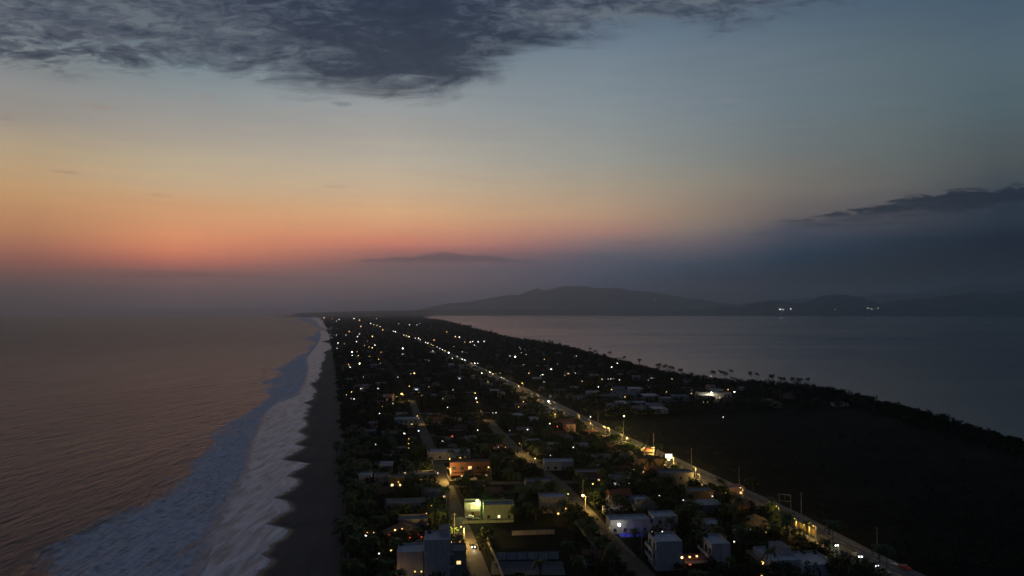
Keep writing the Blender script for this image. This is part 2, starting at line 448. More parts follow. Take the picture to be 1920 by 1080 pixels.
# ---- sea
def sea_mat(T):
    v = wpos(T)
    band = T.node('ShaderNodeAttribute', attribute_name='band').outputs['Fac']
    chop = T.noise(T.mapping(v, rot=(0, 0, R(22)), scale=(.16, .035, 1)), 1.0, 6, .62, .2)
    chop2 = T.noise(T.mapping(v, rot=(0, 0, R(-8)), scale=(.45, .12, 1)), 1.0, 5, .6)
    patch = T.noise(T.mapping(v, rot=(0, 0, R(20)), scale=(.012, .003, 1)), 1.0, 3, .5)
    hgt = T.m('ADD', T.m('MULTIPLY', chop, T.mr(patch, .36, .64, 3.2, 8.5)), T.m('MULTIPLY', chop2, 2.6))
    bump = T.node('ShaderNodeBump', {'Height': hgt, 'Distance': 1.0, 'Strength': 1.0})
    dist = T.node('ShaderNodeVectorMath', {0: v}, operation='LENGTH').outputs['Value']
    water = pr(T, (.03, .068, .115), T.mr(dist, 300, 2500, .24, .36), **{'IOR': 1.33, 'Specular IOR Level': .42, 'Normal': bump.outputs[0]})
    # thin backwash sheet over sand: smoother, with streaks of foam along the run-up
    n1 = T.noise(T.mapping(v, rot=(0, 0, R(75)), scale=(.22, .04, 1)), 1.0, 6, .65, .6)
    b2 = T.node('ShaderNodeBump', {'Height': n1, 'Distance': 1.6, 'Strength': .8})
    lace = T.mr(n1, .36, .60, .15, .95)
    sheet = pr(T, T.mix(lace, (.20, .21, .23), (.78, .80, .86)), .4, **{'Normal': b2.outputs[0], 'IOR': 1.33})
    # foam
    fn = T.noise(v, .35, 8, .68, .4)
    fn2 = T.noise(T.mapping(v, rot=(0, 0, R(70)), scale=(.5, .12, 1)), 1.0, 6, .65, .3)
    fc = T.ramp(T.m('ADD', T.m('MULTIPLY', fn, .5), T.m('MULTIPLY', fn2, .5)), [(.36, (.16, .18, .22)), (.45, (.50, .54, .62)), (.54, (.74, .76, .82)), (.68, (.86, .87, .90))])
    b3 = T.node('ShaderNodeBump', {'Height': T.m('ADD', fn, T.m('MULTIPLY', fn2, 1.2)), 'Distance': 1.8, 'Strength': .8})
    foam = pr(T, fc, .8, **{'Normal': b3.outputs[0]})
    e = T.noise(v, .12, 7, .65, .3); e3 = T.noise(T.mapping(v, rot=(0, 0, R(15)), scale=(.02, .006, 1)), 1.0, 6, .6); e = T.m('ADD', T.m('SUBTRACT', e, .5), T.m('MULTIPLY', T.m('SUBTRACT', e3, .5), 2.2))
    back_f = T.mr(T.m('ADD', band, T.m('MULTIPLY', e, .55)), .92, 1.16, smooth=True)
    front_f = T.mr(T.m('ADD', band, T.m('MULTIPLY', e, .12)), 2.03, 1.98)
    fs = T.noise(T.mapping(v, rot=(0, 0, R(14)), scale=(.14, .022, 1)), 1.0, 7, .68, .8)
    hole = T.mr(fs, .36, .46, .35, 1.0)
    gap_shade = T.m('SUBTRACT', 1.0, T.m('MULTIPLY', T.m('MULTIPLY', T.mr(band, 1.9, 1.98), T.mr(band, 2.12, 2.02)), .7))  # foam thinned at the breaker front: dark water gap and painted wave shadow
    foam_f = T.m('MULTIPLY', T.m('MULTIPLY', back_f, front_f), T.m('MULTIPLY', hole, gap_shade))
    eg = T.node('ShaderNodeAttribute', attribute_name='edge').outputs['Fac']
    lip = T.m('MULTIPLY', T.mr(T.m('ADD', eg, T.m('MULTIPLY', fn, 2.0)), 3.4, 1.6, smooth=True), T.mr(fn, .3, .55, .25, .75))
    shf = T.mr(band, 1.9, 2.05)
    s1 = T.node('ShaderNodeMixShader', {0: shf, 1: water, 2: sheet}).outputs[0]
    return T.node('ShaderNodeMixShader', {0: T.m('MAXIMUM', foam_f, lip), 1: s1, 2: foam}).outputs[0]


SEAM = mat('sea water and surf', sea_mat)
off = [0.]; d = 1.6
while off[-1] < 42000: off.append(off[-1] + d); d *= (1.04 if off[-1] < 300 else 1.25)
off = np.array(off[::-1])
yb, yf, yw = f_back(ROWS), f_front(ROWS), f_water(ROWS)
yf = np.maximum(yf, yb + 3); yw = np.maximum(yw, yf + 4)
colsx = [yb - o for o in off]; band = [np.full_like(ROWS, 1 - o / 60.) for o in off]
for k in range(1, 25): colsx.append(yb + (yf - yb) * k / 24); band.append(np.full_like(ROWS, 1 + k / 24))
for k in range(1, 19): colsx.append(yf + (yw - yf) * k / 18); band.append(np.full_like(ROWS, 2 + k / 18))
XX = np.stack(colsx, 1); BB = np.stack(band, 1); YY = np.repeat(ROWS[:, None], XX.shape[1], 1)
ZZ = np.full_like(XX, SEA)
rs = np.random.RandomState(3)
offd = (yb[:, None] - XX)
fade = np.exp(-np.clip(YY - 300, 0, None) / 900)
sw = np.zeros_like(XX)
for k in range(9):
    wl = rs.uniform(9, 46); ang = R(22 + rs.uniform(-16, 16)); ph = rs.uniform(0, 6.28)
    sw += (wl / 46) ** .8 * .22 * np.sin(2 * math.pi * (XX * math.cos(ang) - YY * math.sin(ang)) / wl + ph + .6 * np.sin(YY / 57. + k))
ZZ += sw * fade * np.clip(offd / 6, 0, 1) * np.clip((700 - offd) / 300, 0, 1)
ridge = np.exp(-((offd - 9 - 3 * np.sin(YY / 31.)) / 4.2) ** 2) * np.clip((470 - YY) / 120, 0, 1) * 1.5
ridge += np.exp(-((offd - 48 - 6 * np.sin(YY / 47.)) / 6) ** 2) * np.clip((620 - YY) / 200, 0, 1) * .8 * (0.6 + .4 * np.sin(YY / 40.))
ridge += np.exp(-((offd - 20) / 5) ** 2) * np.exp(-((YY - 1150) / 150) ** 2) * 1.8
ZZ += ridge
u = BB - 1
inb = (u > 0) & (u <= 1)
ZZ += np.where(inb, .25 + .75 * np.clip(u, 0, 1) ** 2 + .12 * np.sin(XX * .9 + 2 * np.sin(YY * .21)) * np.sin(YY * .37), 0) * np.exp(-YY / 4000)
u2 = np.clip(BB - 2, 0, 1)
ZZ += np.where(u2 > 0, .10 + .02 * np.sin(YY * .3), 0)
ZZ -= (XX ** 2 + YY ** 2) / 1.38e7
sea = grid_mesh('sea', np.stack([XX, YY, ZZ], -1), SEAM, {'band': BB, 'edge': yw[:, None] - XX})
tag(sea, kind='structure')


# ---- ground and beach
def ground_mat(T):
    v = wpos(T)
    n = T.noise(v, .02, 6, .6); n2 = T.noise(v, .35, 5, .65)
    row = T.noise(T.mapping(v, rot=(0, 0, R(12)), scale=(.008, .09, 1)), 1.0, 4, .6)
    c = T.ramp(T.m('ADD', T.m('MULTIPLY', n, .45), T.m('ADD', T.m('MULTIPLY', n2, .25), T.m('MULTIPLY', row, .3))), [(.36, (.005, .0055, .004)), (.5, (.010, .010, .0075)), (.62, (.022, .021, .015)), (.75, (.035, .032, .025))])
    return pr(T, c, .95, **{'Specular IOR Level': .05})


def sand_mat(T):
    v = wpos(T)
    wet = T.node('ShaderNodeAttribute', attribute_name='wet').outputs['Fac']
    n = T.noise(T.mapping(v, rot=(0, 0, R(14)), scale=(.09, .02, 1)), 1.0, 6, .65); n2 = T.noise(v, .9, 5, .7)
    tr = T.noise(T.mapping(v, rot=(0, 0, R(14)), scale=(.8, .04, 1)), 1.0, 4, .6)
    h = T.m('ADD', T.m('MULTIPLY', n, .5), T.m('ADD', T.m('MULTIPLY', n2, .25), T.m('MULTIPLY', tr, .25)))
    dry = T.ramp(h, [(.35, (.06, .049, .043)), (.62, (.12, .10, .088))])
    wetc = T.ramp(h, [(.35, (.04, .033, .029)), (.62, (.07, .06, .053))])
    c = T.mix(wet, dry, wetc)
    return pr(T, c, T.mr(wet, 0, 1, .95, .42), Normal=T.node('ShaderNodeBump', {'Height': n2, 'Distance': .3, 'Strength': .5}).outputs[0])


GROUND = mat('dark scrub ground', ground_mat); SAND = mat('beach sand', sand_mat)
xv = f_veg(ROWS) + VEGJ(ROWS); yv = np.maximum(xv, yw + 3)
cols_ = [(yb - 42000, -9 + 0 * ROWS), (yb - 5, -9 + 0 * ROWS), (yf, -3.2 + 0 * ROWS)]
gx = [c[0] for c in cols_]; gz = [c[1] for c in cols_]; gw = [1 + 0 * ROWS] * 3
base_w = np.minimum(_water(ROWS), yw)
lo = np.minimum(base_w, yw) - 14; lo = np.maximum(lo, yf + 1)
gx += [lo, yw]; gz += [SEA - .25 + 0 * ROWS, SEA + .02 + 0 * ROWS]; gw += [1 + 0 * ROWS, 1 + 0 * ROWS]
for k in range(1, 17):
    t = k / 16
    gx.append(yw + (yv - yw) * t); gz.append(SEA + .02 + (2.0) * t ** .8 + .06 * np.sin(ROWS * .13 + k) * t); gw.append(np.clip(1 - (t - .03) * 9, 0, 1) + 0 * ROWS)
P = np.stack([np.stack(gx, 1), np.repeat(ROWS[:, None], len(gx), 1), np.stack(gz, 1)], -1)
P[:, :, 2] -= (P[:, :, 0] ** 2 + P[:, :, 1] ** 2) / 1.38e7
beach = grid_mesh('beach', P, SAND, {'wet': np.stack(gw, 1)}); tag(beach, kind='structure')
lx = [yv + t for t in (0, 8)] ; lz = [.0 + 0 * ROWS, .0 + 0 * ROWS]
lx[0] = yv - .0
for t in (15, 50, 150, 300, 500, 800, 1200, 1800, 2600, 3600, 5000, 7000, 10000, 14000, 20000, 27000, 36000, 47000, 60000): lx.append(yv + t); lz.append(0 * ROWS)
P = np.stack([np.stack(lx, 1), np.repeat(ROWS[:, None], len(lx), 1), np.stack(lz, 1)], -1)
P[:, :, 2] -= (P[:, :, 0] ** 2 + P[:, :, 1] ** 2) / 1.38e7
land = grid_mesh('ground', P, GROUND); tag(land, kind='structure')


def lagoon_mat(T):
    v = wpos(T)
    a = T.noise(T.mapping(v, rot=(0, 0, R(20)), scale=(.5, .18, 1)), 1.0, 4, .6)
    p = T.noise(T.mapping(v, scale=(.0012, .006, 1)), 1.0, 4, .5)
    b = T.node('ShaderNodeBump', {'Height': a, 'Distance': .22, 'Strength': .7})
    return pr(T, (.02, .025, .03), T.mr(p, .3, .7, .10, .2), **{'Normal': b.outputs[0], 'IOR': 1.33})


yr = ROWS[ROWS > 300]; xl = f_lag(yr) + 5 * np.sin(yr / 27.) + 4 * np.sin(yr / 11.3)
yr = yr[yr < 24000]; xl = xl[:len(yr)]
lag_cols = [xl + t for t in tuple([0, 30] + [150 * 1.5 ** k for k in range(15)])]
NL = len(lag_cols)
P = np.stack([np.stack(lag_cols, 1), np.repeat(yr[:, None], NL, 1), np.full((len(yr), NL), .35)], -1)
P[:, :, 2] -= (P[:, :, 0] ** 2 + P[:, :, 1] ** 2) / 1.38e7
lag = grid_mesh('lagoon', P, mat('lagoon water', lagoon_mat)); tag(lag, kind='structure')
# the lagoon's far bank: low land that closes the water
MOUNT = spotted('forested slopes', (.02, .028, .022), (.05, .06, .045), .0006, .95, wp=True, detail=8)


def ridge_obj(name, pts, dist, thick, jag, step=60, base=-1.5, seed=1, curve_d=None):
    """a range of hills: crest through the points, slopes to both sides"""
    r = np.random.RandomState(seed)
    q = []
    for px, py in pts:
        d_ = ray(px, py); t = dist / d_.y; q.append((d_.x * t, CAMH + d_.z * t))
    q = np.array(q); xs = np.arange(q[0, 0], q[-1, 0], step); h = np.interp(xs, q[:, 0], q[:, 1])
    for k in range(7):
        wl = 6400 / 1.8 ** k; h += jag * 1.45 ** -k * np.sin(xs / wl * 6.28 + r.uniform(0, 6.28)) * np.clip(h / 250, 0, 1)
    h += np.clip(h / 300, 0, 1) * jag * .12 * r.randn(len(xs))
    h = np.maximum(h, 2 - drop(0, dist))
    tt = np.linspace(-1, 1, 21); rows = []
    for t in tt:
        sh = np.clip(1 - abs(t), 0, 1) ** 1.15
        spur = 1 + .22 * np.sin(xs / 640. + 3 * t) * (1 - abs(t)) * abs(t) * 4 + .1 * np.sin(xs / 210. + 7 * t) * abs(t)
        rows.append(np.stack([xs, np.full_like(xs, dist + t * thick) + 300 * np.sin(xs / 2300.), base - drop(0, dist) + (h - base + drop(0, dist)) * sh * np.where(abs(t) < .01, 1, spur)], -1))
    o = grid_mesh(name, np.stack(rows, 0), MOUNT); tag(o, kind='structure'); return o


ridge_obj('mountains', [(600, 590), (760, 584), (800, 577), (835, 572), (880, 566), (910, 561), (940, 556), (975, 552), (990, 546), (1008, 541), (1022, 545), (1040, 539), (1060, 534), (1090, 533), (1120, 540), (1145, 540), (1165, 541), (1185, 546), (1240, 549), (1300, 560), (1400, 574), (1500, 584)], 27000, 3500, 24, seed=2)
ridge_obj('far_mountains', [(1100, 585), (1300, 572), (1500, 562), (1650, 552), (1740, 546), (1790, 540), (1830, 531), (1880, 527), (1930, 526), (2100, 524), (2400, 526), (3000, 540)], 29500, 2500, 30, seed=5)
ridge_obj('hills', [(1200, 588), (1300, 582), (1330, 577), (1360, 568), (1390, 574), (1420, 565), (1450, 563), (1475, 566), (1500, 570), (1530, 561), (1560, 554), (1580, 554), (1610, 558), (1640, 568), (1700, 561), (1745, 556), (1790, 550), (1850, 546), (1890, 550), (1930, 544), (2100, 530), (2400, 525), (3000, 540)], 19300, 1300, 30, seed=8)
ridge_obj('lowland', [(560, 586.6), (640, 584.5), (760, 582), (900, 580.5), (1050, 581), (1200, 580.5), (1350, 579), (1460, 581), (1600, 583), (1800, 583), (2500, 583)], 20600, 500, 1.5, seed=11)
ridge_obj('headland', [(1150, 592.2), (1250, 590.6), (1330, 589.4), (1400, 589.8), (1440, 590.8), (1452, 593.4)], 17000, 400, 1, seed=12)
ridge_obj('spit_lowland', [(560, 590), (640, 588), (720, 587.2), (790, 589.5), (812, 592)], 14500, 1200, 2, seed=14, base=0)

# ------------------------------------------------------------------ haze
hb = MB(); hb.box(-50000, 75000, -900, 46000, -640, 1560)
hz = hb.build('haze', None) if False else None
me = bpy.data.meshes.new('haze'); me.from_pydata(hb.v, [], hb.f); hz = bpy.data.objects.new('haze', me); col.objects.link(hz)
hm = bpy.data.materials.new('evening haze'); hm.use_nodes = True; hm.node_tree.nodes.clear(); T = NT(hm.node_tree)
vol = T.node('ShaderNodeVolumePrincipled', {'Color': (.57, .70, .86, 1), 'Density': HAZE_D, 'Anisotropy': .8})
o_ = T.node('ShaderNodeOutputMaterial'); T.l.new(vol.outputs[0], o_.inputs['Volume'])
me.materials.append(hm); tag(hz, kind='stuff')

# ------------------------------------------------------------------ roads
Z0 = 0.0


def strip(name, f, y0, y1, off0, off1, z, m_, step=6.0, kind='structure', dash=None):
    """a sheet that follows a street; off0/off1 are metres left/right of its middle line"""
    mb = MB(); yy = y0
    while yy < y1:
        st = step if yy < 1500 else step * 6
        e = min(yy + st, y1)
        if dash: e = min(yy + dash[0], y1)
        a = [float(f(v)) for v in (yy, e)]
        d = [drop(a[i], (yy, e)[i]) for i in (0, 1)]
        mb.add([(a[0] + off0, yy, z - d[0]), (a[0] + off1, yy, z - d[0]), (a[1] + off1, e, z - d[1]), (a[1] + off0, e, z - d[1])], [(0, 1, 2, 3)])
        yy = e + (dash[1] if dash else 0)
    o = mb.build(name, m_); tag(o, kind=kind); return o


strip('highway', f_hwy, 120, 12000, -7, 7, .06, ASPH)
for sgn in (-1, 1):
    a, b = sorted((sgn * 7.0, sgn * 9.2))
    strip('highway_pavement', f_hwy, 120, 2500, a, b, .18, PAVE)
    e = MB()
    strip('highway_edge_line', f_hwy, 120, 1600, sgn * 6.5 - .09, sgn * 6.5 + .09, .066, PAINTW)
    strip('highway_lane_line', f_hwy, 120, 900, sgn * 3.4 - .08, sgn * 3.4 + .08, .066, PAINTW, dash=(4, 6))
strip('highway_centre_line', f_hwy, 120, 1600, -.32, -.18, .066, PAINTY); strip('highway_centre_line', f_hwy, 120, 1600, .18, .32, .066, PAINTY)
strip('beach_street', f_sta, 120, 780, -4, 4, .05, DIRT); strip('beach_lane', f_sta, 780, 1500, -2, 2, .05, GROUND)
strip('middle_street', f_stb, 120, 640, -4.6, 4.6, .05, DIRT)


def cross(name, y_, x0, x1, wd, m_=None, tilt=.1, z=.045):
    mb = MB(); n = 10
    for i in range(n):
        a = x0 + (x1 - x0) * i / n; b = x0 + (x1 - x0) * (i + 1) / n
        ya = y_ + (a - x0) * tilt; yb_ = y_ + (b - x0) * tilt
        mb.add([(a, ya - wd / 2, z), (b, yb_ - wd / 2, z), (b, yb_ + wd / 2, z), (a, ya + wd / 2, z)], [(0, 1, 2, 3)])
    tag(mb.build(name, m_ or DIRT), kind='structure')


CROSS = [(404, 7), (462, 6), (560, 7), (680, 7), (850, 8), (1100, 8), (1400, 8)]
for yc, wd in CROSS:
    cross('side_lane', yc, float(f_sta(yc)) + 3.5, float(f_hwy(yc + 5)) - 8, wd, tilt=.06, z=.042)
cross('shop_forecourt', 466, float(f_hwy(466)) - 30, float(f_hwy(466)) - 8.6, 26, PAVE, tilt=0, z=.03)
cross('street_corner', 406, float(f_sta(406)) - 5, float(f_sta(406)) + 22, 15, DIRT, tilt=0, z=.04)

OCC = []            # footprints (x, y, radius)


def free(x, y, r, k=1.0):
    for a, b, c in OCC:
        if abs(a - x) < (c + r) and abs(b - y) < (c + r) and math.hypot(a - x, b - y) < (c + r) * k: return False
    return True


def cleared(x, y):
    px = 960 + x / y * F; py = 583 + F * CAMH / y
    return 972 < py < 1100 and 900 + (py - 972) * .22 < px < 1052 + (py - 972) * .62 or 900 < px < 1010 and 907 < py < 925


def on_road(x, y, pad):
    if cleared(x, y): return True
    if abs(x - float(f_hwy(y))) < 9.3 + pad: return True
    if y < 1700 and abs(x - float(f_sta(y))) < 4.2 + pad: return True
    if y < 900 and abs(x - float(f_stb(y))) < 4.8 + pad: return True
    if float(f_sta(y)) < x < float(f_hwy(y)):
        for yc, wd in CROSS:
            if abs(y - yc - (x - float(f_sta(yc))) * .06) < wd / 2 + pad: return True
    return False


# ------------------------------------------------------------------ where things stand, in words
BANDS = [(0, 292, 'in the nearest row'), (292, 335, 'level with the posted court wall'), (335, 392, 'level with the green-lit house'),
         (392, 430, 'level with the red restaurant'), (430, 478, 'level with the lit roadside shop'), (478, 540, 'just behind the lit roadside shop'),
         (540, 640, 'where the dark field ends'), (640, 740, 'level with the nearest pale roofs'), (740, 860, 'level with the bright lagoon compound'),
         (860, 1010, 'level with the lagoon palm row'), (1010, 1250, 'just beyond the lagoon palm row'), (1250, 1600, 'level with the lone lagoon palms'),
         (1600, 2200, 'where the spit narrows'), (2200, 3300, 'short of the lagoon tip'), (3300, 1e9, 'at the far spit end')]
ORD = ['', 'first', 'second', 'third', 'fourth', 'fifth', 'sixth', 'seventh', 'eighth', 'ninth', 'tenth', 'eleventh', 'twelfth', 'thirteenth', 'fourteenth', 'fifteenth', 'sixteenth', 'seventeenth', 'eighteenth', 'nineteenth', 'twentieth'] + \
      ['twenty-' + q for q in 'first second third fourth fifth sixth seventh eighth ninth'.split()] + ['thirtieth'] + ['thirty-' + q for q in 'first second third fourth fifth sixth seventh eighth ninth'.split()] + ['fortieth'] + ['forty-' + q for q in 'first second third fourth fifth sixth seventh eighth ninth'.split()] + ['fiftieth'] + ['fifty-' + q for q in 'first second third fourth fifth sixth seventh eighth ninth'.split()]


def band_of(y):
    for i, b in enumerate(BANDS):
        if b[0] <= y < b[1]: return i
    return len(BANDS) - 1


LAB = {}


def want_label(o, key, y, x):
    """collect repeats that are told apart by their order from the beach within a strip of the town"""
    LAB.setdefault((key, band_of(y)), []).append((x / max(y, 1), o))


def write_labels():
    for (key, b), lst in LAB.items():
        lst.sort(key=lambda q: q[0])
        for i, (_, o) in enumerate(lst):
            k = i + 1
            o['label'] = '%s, %s from the left %s' % (key, ORD[k], BANDS[b][2]) if len(lst) > 1 else '%s, the only one %s' % (key, BANDS[b][2])


# ------------------------------------------------------------------ houses
ROT = R(5)


def window_part(root, M, w_, h_, m_=None, name='window'):
    mb = MB(); t = .09
    mb.box(-w_ / 2 - t, w_ / 2 + t, -.05, .02, -h_ / 2 - t, h_ / 2 + t, 0, M=M)
    mb.box(-w_ / 2, w_ / 2, -.075, -.051, -h_ / 2, h_ / 2, 1, M=M)
    mb.box(-.035, .035, -.10, -.076, -h_ / 2, h_ / 2, 0, M=M)
    mb.box(-w_ / 2 - .2, w_ / 2 + .2, -.16, .02, -h_ / 2 - t - .12, -h_ / 2 - t - .003, 0, M=M)
    return kid(root, mb.build(name, [FRAME, m_ or DARKG]))


def face_mats(w_, d_):
    """front (y-), right, back, left: frame at the wall face, local y pointing into the wall"""
    return {'F': (Matrix.Identity(4), w_, -d_ / 2), 'R': (Matrix.Rotation(R(90), 4, 'Z'), d_, -w_ / 2), 'L': (Matrix.Rotation(R(-90), 4, 'Z'), d_, -w_ / 2)}


def building(loc, w_, d_, storeys, wall, roof='flat', rot=ROT, sh=3.0, lod=0, lit=(), litmat=None, tank=False, balcony=None, name='house', door=True, terrace=False, sides='FRL', penthouse=False, roofmat=None, seed=0):
    """a house: wall, parapet or pitched roof, windows storey by storey, door, water tank, balconies"""
    r = random.Random(seed * 31 + int(w_ * 10)); root = empty(name, loc, rot); h = storeys * sh
    mb = MB(); mb.box(-w_ / 2, w_ / 2, -d_ / 2, d_ / 2, -.3, h)
    if lod < 2 and roof == 'flat':
        for k in range(1, storeys):
            zz = k * sh; mb.box(-w_ / 2 - .07, w_ / 2 + .07, -d_ / 2 - .07, d_ / 2 + .07, zz - .1, zz + .12)
    kid(root, mb.build('wall', wall))
    if roof == 'flat':
        kid(root, MB().box(-w_ / 2 + .2, w_ / 2 - .2, -d_ / 2 + .2, d_ / 2 - .2, h + .004, h + .10).build('roof', roofmat or ROOFC))
        p = MB(); t = .2; ph = .75
        p.box(-w_ / 2 - .03, w_ / 2 + .03, -d_ / 2 - .03, -d_ / 2 + t, h + .003, h + ph); p.box(-w_ / 2 - .03, w_ / 2 + .03, d_ / 2 - t, d_ / 2 + .03, h + .003, h + ph)
        p.box(-w_ / 2 - .03, -w_ / 2 + t, -d_ / 2 + t + .003, d_ / 2 - t - .003, h + .003, h + ph - .003); p.box(w_ / 2 - t, w_ / 2 + .03, -d_ / 2 + t + .003, d_ / 2 - t - .003, h + .003, h + ph - .003)
        if lod < 3: kid(root, p.build('parapet', wall))
    elif roof in ('gable', 'hip'):
        o_ = .6; rh = min(w_, d_) * .28; ins = (d_ / 2 if roof == 'hip' else 0.0)
        a, b = w_ / 2 + o_, d_ / 2 + o_; ri = max(0, a - ins - o_) if roof == 'hip' else a
        p = MB()
        p.add([(-a, -b, h), (a, -b, h), (a, b, h), (-a, b, h), (-ri, 0, h + rh), (ri, 0, h + rh)], [(0, 1, 5, 4), (2, 3, 4, 5), (1, 2, 5), (3, 0, 4), (0, 3, 2, 1)])
        p.box(-a, a, -b - .05, -b, h - .18, h + .03); p.box(-a, a, b, b + .05, h - .18, h + .03)
        kid(root, p.build('roof', roofmat or TILE))
    elif roof == 'palapa':
        p = MB(); n = 20; a, b = w_ / 2 + 1.3, d_ / 2 + 1.3; rr = random.Random(seed)
        ring = [(a * math.cos(2 * math.pi * k / n) * 1.12, b * math.sin(2 * math.pi * k / n) * 1.12, h - .5 + rr.uniform(-.25, .1)) for k in range(n)]
        ring2 = [(x * .5, y_ * .5, h + 1.9 + rr.uniform(-.1, .1)) for x, y_, z in ring]
        p.add(ring + ring2 + [(0, 0, h + 3.6)], [(k, (k + 1) % n, n + (k + 1) % n, n + k) for k in range(n)] + [(n + k, n + (k + 1) % n, 2 * n) for k in range(n)])
        kid(root, p.build('roof', THATCH))
    elif roof == 'shed':
        p = MB(); a, b = w_ / 2 + .5, d_ / 2 + .5
        p.add([(-a, -b, h + .1), (a, -b, h + .1), (a, b, h + 1.1), (-a, b, h + 1.1), (-a, -b, h + .2), (a, -b, h + .2), (a, b, h + 1.2), (-a, b, h + 1.2)], [(4, 5, 6, 7), (0, 3, 2, 1), (0, 1, 5, 4), (1, 2, 6, 5), (2, 3, 7, 6), (3, 0, 4, 7)])
        kid(root, p.build('roof', roofmat or TIN))
    if penthouse:
        q = MB(); q.box(w_ * .05, w_ / 2 - .25, -d_ * .05, d_ / 2 - .25, h + .11, h + 2.6); kid(root, q.build('stair_room', wall))
        q = MB(); q.box(w_ * .05 - .15, w_ / 2 - .1, -d_ * .05 - .15, d_ / 2 - .1, h + 2.603, h + 2.75); kid(root, q.build('stair_room_roof', ROOFC))
    if tank and roof == 'flat':
        q = MB(); cx, cy_ = -w_ / 2 + 1.6, d_ / 2 - 1.7
        q.tube([(cx, cy_, h + .11), (cx, cy_, h + 1.3), (cx, cy_, h + 1.6), (cx, cy_, h + 1.75)], [.62, .62, .35, .22], 12); kid(root, q.build('water_tank', TANK))
    fm = face_mats(w_, d_); k = 0
    if lod < 2:
        for side in [q for q in 'FRL' if q in sides] if lod == 0 else ('F',):
            M0, L_, off_ = fm[side]; n = max(1, int(L_ / (4.0 if lod == 0 else 5.0)))
            for st in range(storeys):
                for i in range(n):
                    isdoor = door and side == 'F' and st == 0 and i == n // 2
                    x = (i + .5) * L_ / n - L_ / 2
                    if isdoor:
                        q = MB(); Md = M0 @ Matrix.Translation((x, off_, 1.08))
                        q.box(-.55, .55, -.06, .02, -1.08, 1.02, 0, M=Md); q.box(-.45, .45, -.09, -.061, -1.05, .92, 1, M=Md)
                        kid(root, q.build('door', [FRAME, WOOD])); continue
                    if balcony == side and st > 0: ww, wh = 2.0, 2.1
                    else: ww, wh = r.choice([1.2, 1.5, 1.0]), 1.2
                    zc = st * sh + 1.65; M = M0 @ Matrix.Translation((x, off_, zc))
                    window_part(root, M, min(ww, L_ / n - .7), wh, (litmat or WIN_W) if k in lit else None); k += 1
    elif lit:
        mb = MB(); mb.box(-w_ * .25, w_ * .1, -d_ / 2 - .07, -d_ / 2 - .003, .9, 2.2); kid(root, mb.build('window', litmat or WIN_W))
    if balcony and storeys > 1:
        M0, L_, off_ = fm[balcony]
        for st in range(1, storeys):
            q = MB(); zz = st * sh
            q.box(-L_ / 2 + .3, L_ / 2 - .3, off_ - 1.5, off_ - .075, zz - .2, zz, M=M0); q.box(-L_ / 2 + .3, L_ / 2 - .3, off_ - 1.5, off_ - 1.4, zz + .003, zz + .95, M=M0)
            for sx in (-1, 1): q.box(sx * (L_ / 2 - .35) - .05, sx * (L_ / 2 - .35) + .05, off_ - 1.39, off_ - .075, zz + .003, zz + .95, M=M0)
            kid(root, q.build('balcony', wall))
    if terrace:
        for sx in (-w_ / 2 + .3, 0, w_ / 2 - .3): kid(root, MB().box(sx - .12, sx + .12, -d_ / 2 - 2.9, -d_ / 2 - 2.66, 0, 2.6).build('porch_post', wall))
        q = MB(); q.box(-w_ / 2, w_ / 2, -d_ / 2 - 3.1, -d_ / 2 - .075, 2.603, 2.78); kid(root, q.build('porch_roof', roofmat or ROOFC))
    OCC.append((loc[0], loc[1], max(w_, d_) * .52))
    return root


def bpx(pl, pr_, pbase, ptop, d_, storeys, wall, label, cat='house', rot=ROT, **kw):
    """a building whose front foot runs from pl to pr_ on row pbase and whose roof reaches ptop"""
    a, b = at(pl, pbase), at(pr_, pbase); w_ = (b - a).length
    hgt = (pbase - ptop) / F * a.y * 1.02
    sh = max(2.3, (hgt - .6) / storeys)
    c = (a + b) / 2 + Vector((0, d_ / 2, 0))
    o = building((c.x, c.y, 0), w_, d_, storeys, wall, rot=rot, sh=sh, **kw)
    OCC.append((c.x, a.y - 5, max(3.5, w_ * .42)))
    tag(o, label, cat); return o


bpx(793, 842, 1092, 1016, 11, 3, WHITE, 'tall white flat-roofed house with blank front beside the beach street, lowest left', balcony='R', sides='RL', tank=True, name='white_house', seed=1, lod=0, door=False, roofmat=ROOFW, penthouse=True)
bpx(742, 791, 1090, 1038, 10, 2, WHITE, 'lower white wing house to the left of the tall blank white house', sides='L', door=False, name='white_house', seed=2, roofmat=ROOFW)
bpx(844, 872, 1090, 1036, 9, 2, GREY, 'narrow grey house squeezed between tall white house and the lit street', name='grey_house', seed=3, lit=(0,))
bpx(1228, 1278, 1070, 1018, 11, 3, WHITE, 'white three-storey block with balconies on its left side', 'apartment block', balcony='L', sides='RL', name='apartment_block', seed=4, roofmat=ROOFW, door=False, tank=True)
bpx(1332, 1368, 1066, 1022, 12, 2, WHITE, 'white corner house just right of the red-lit terrace', balcony='L', sides='L', name='white_house', seed=5, roofmat=ROOFW, tank=True)
bpx(1280, 1330, 1064, 1048, 5, 1, TERRA, 'low red-lit terrace house between two white blocks', terrace=True, lit=(0, 1, 2), litmat=WIN_R, name='terrace_house', seed=6)
bpx(1142, 1218, 1000, 976, 8, 1, WHITE, 'long low white villa behind the blue-lit pool', 'villa', name='villa', seed=7, roofmat=ROOFW, lit=(4,), litmat=WIN_C)
bpx(1224, 1270, 999, 970, 9, 2, WHITE, 'white two-storey villa joined to the long low pool villa', 'villa', name='villa', seed=8, roofmat=ROOFW, balcony='L')
bpx(842, 917, 897, 868, 12, 2, REDP, 'red two-storey restaurant with lamps and lit open front', 'restaurant', name='restaurant', seed=9, roofmat=TILE, lit=(1, 3, 6), litmat=WIN_W, terrace=True, balcony='F')
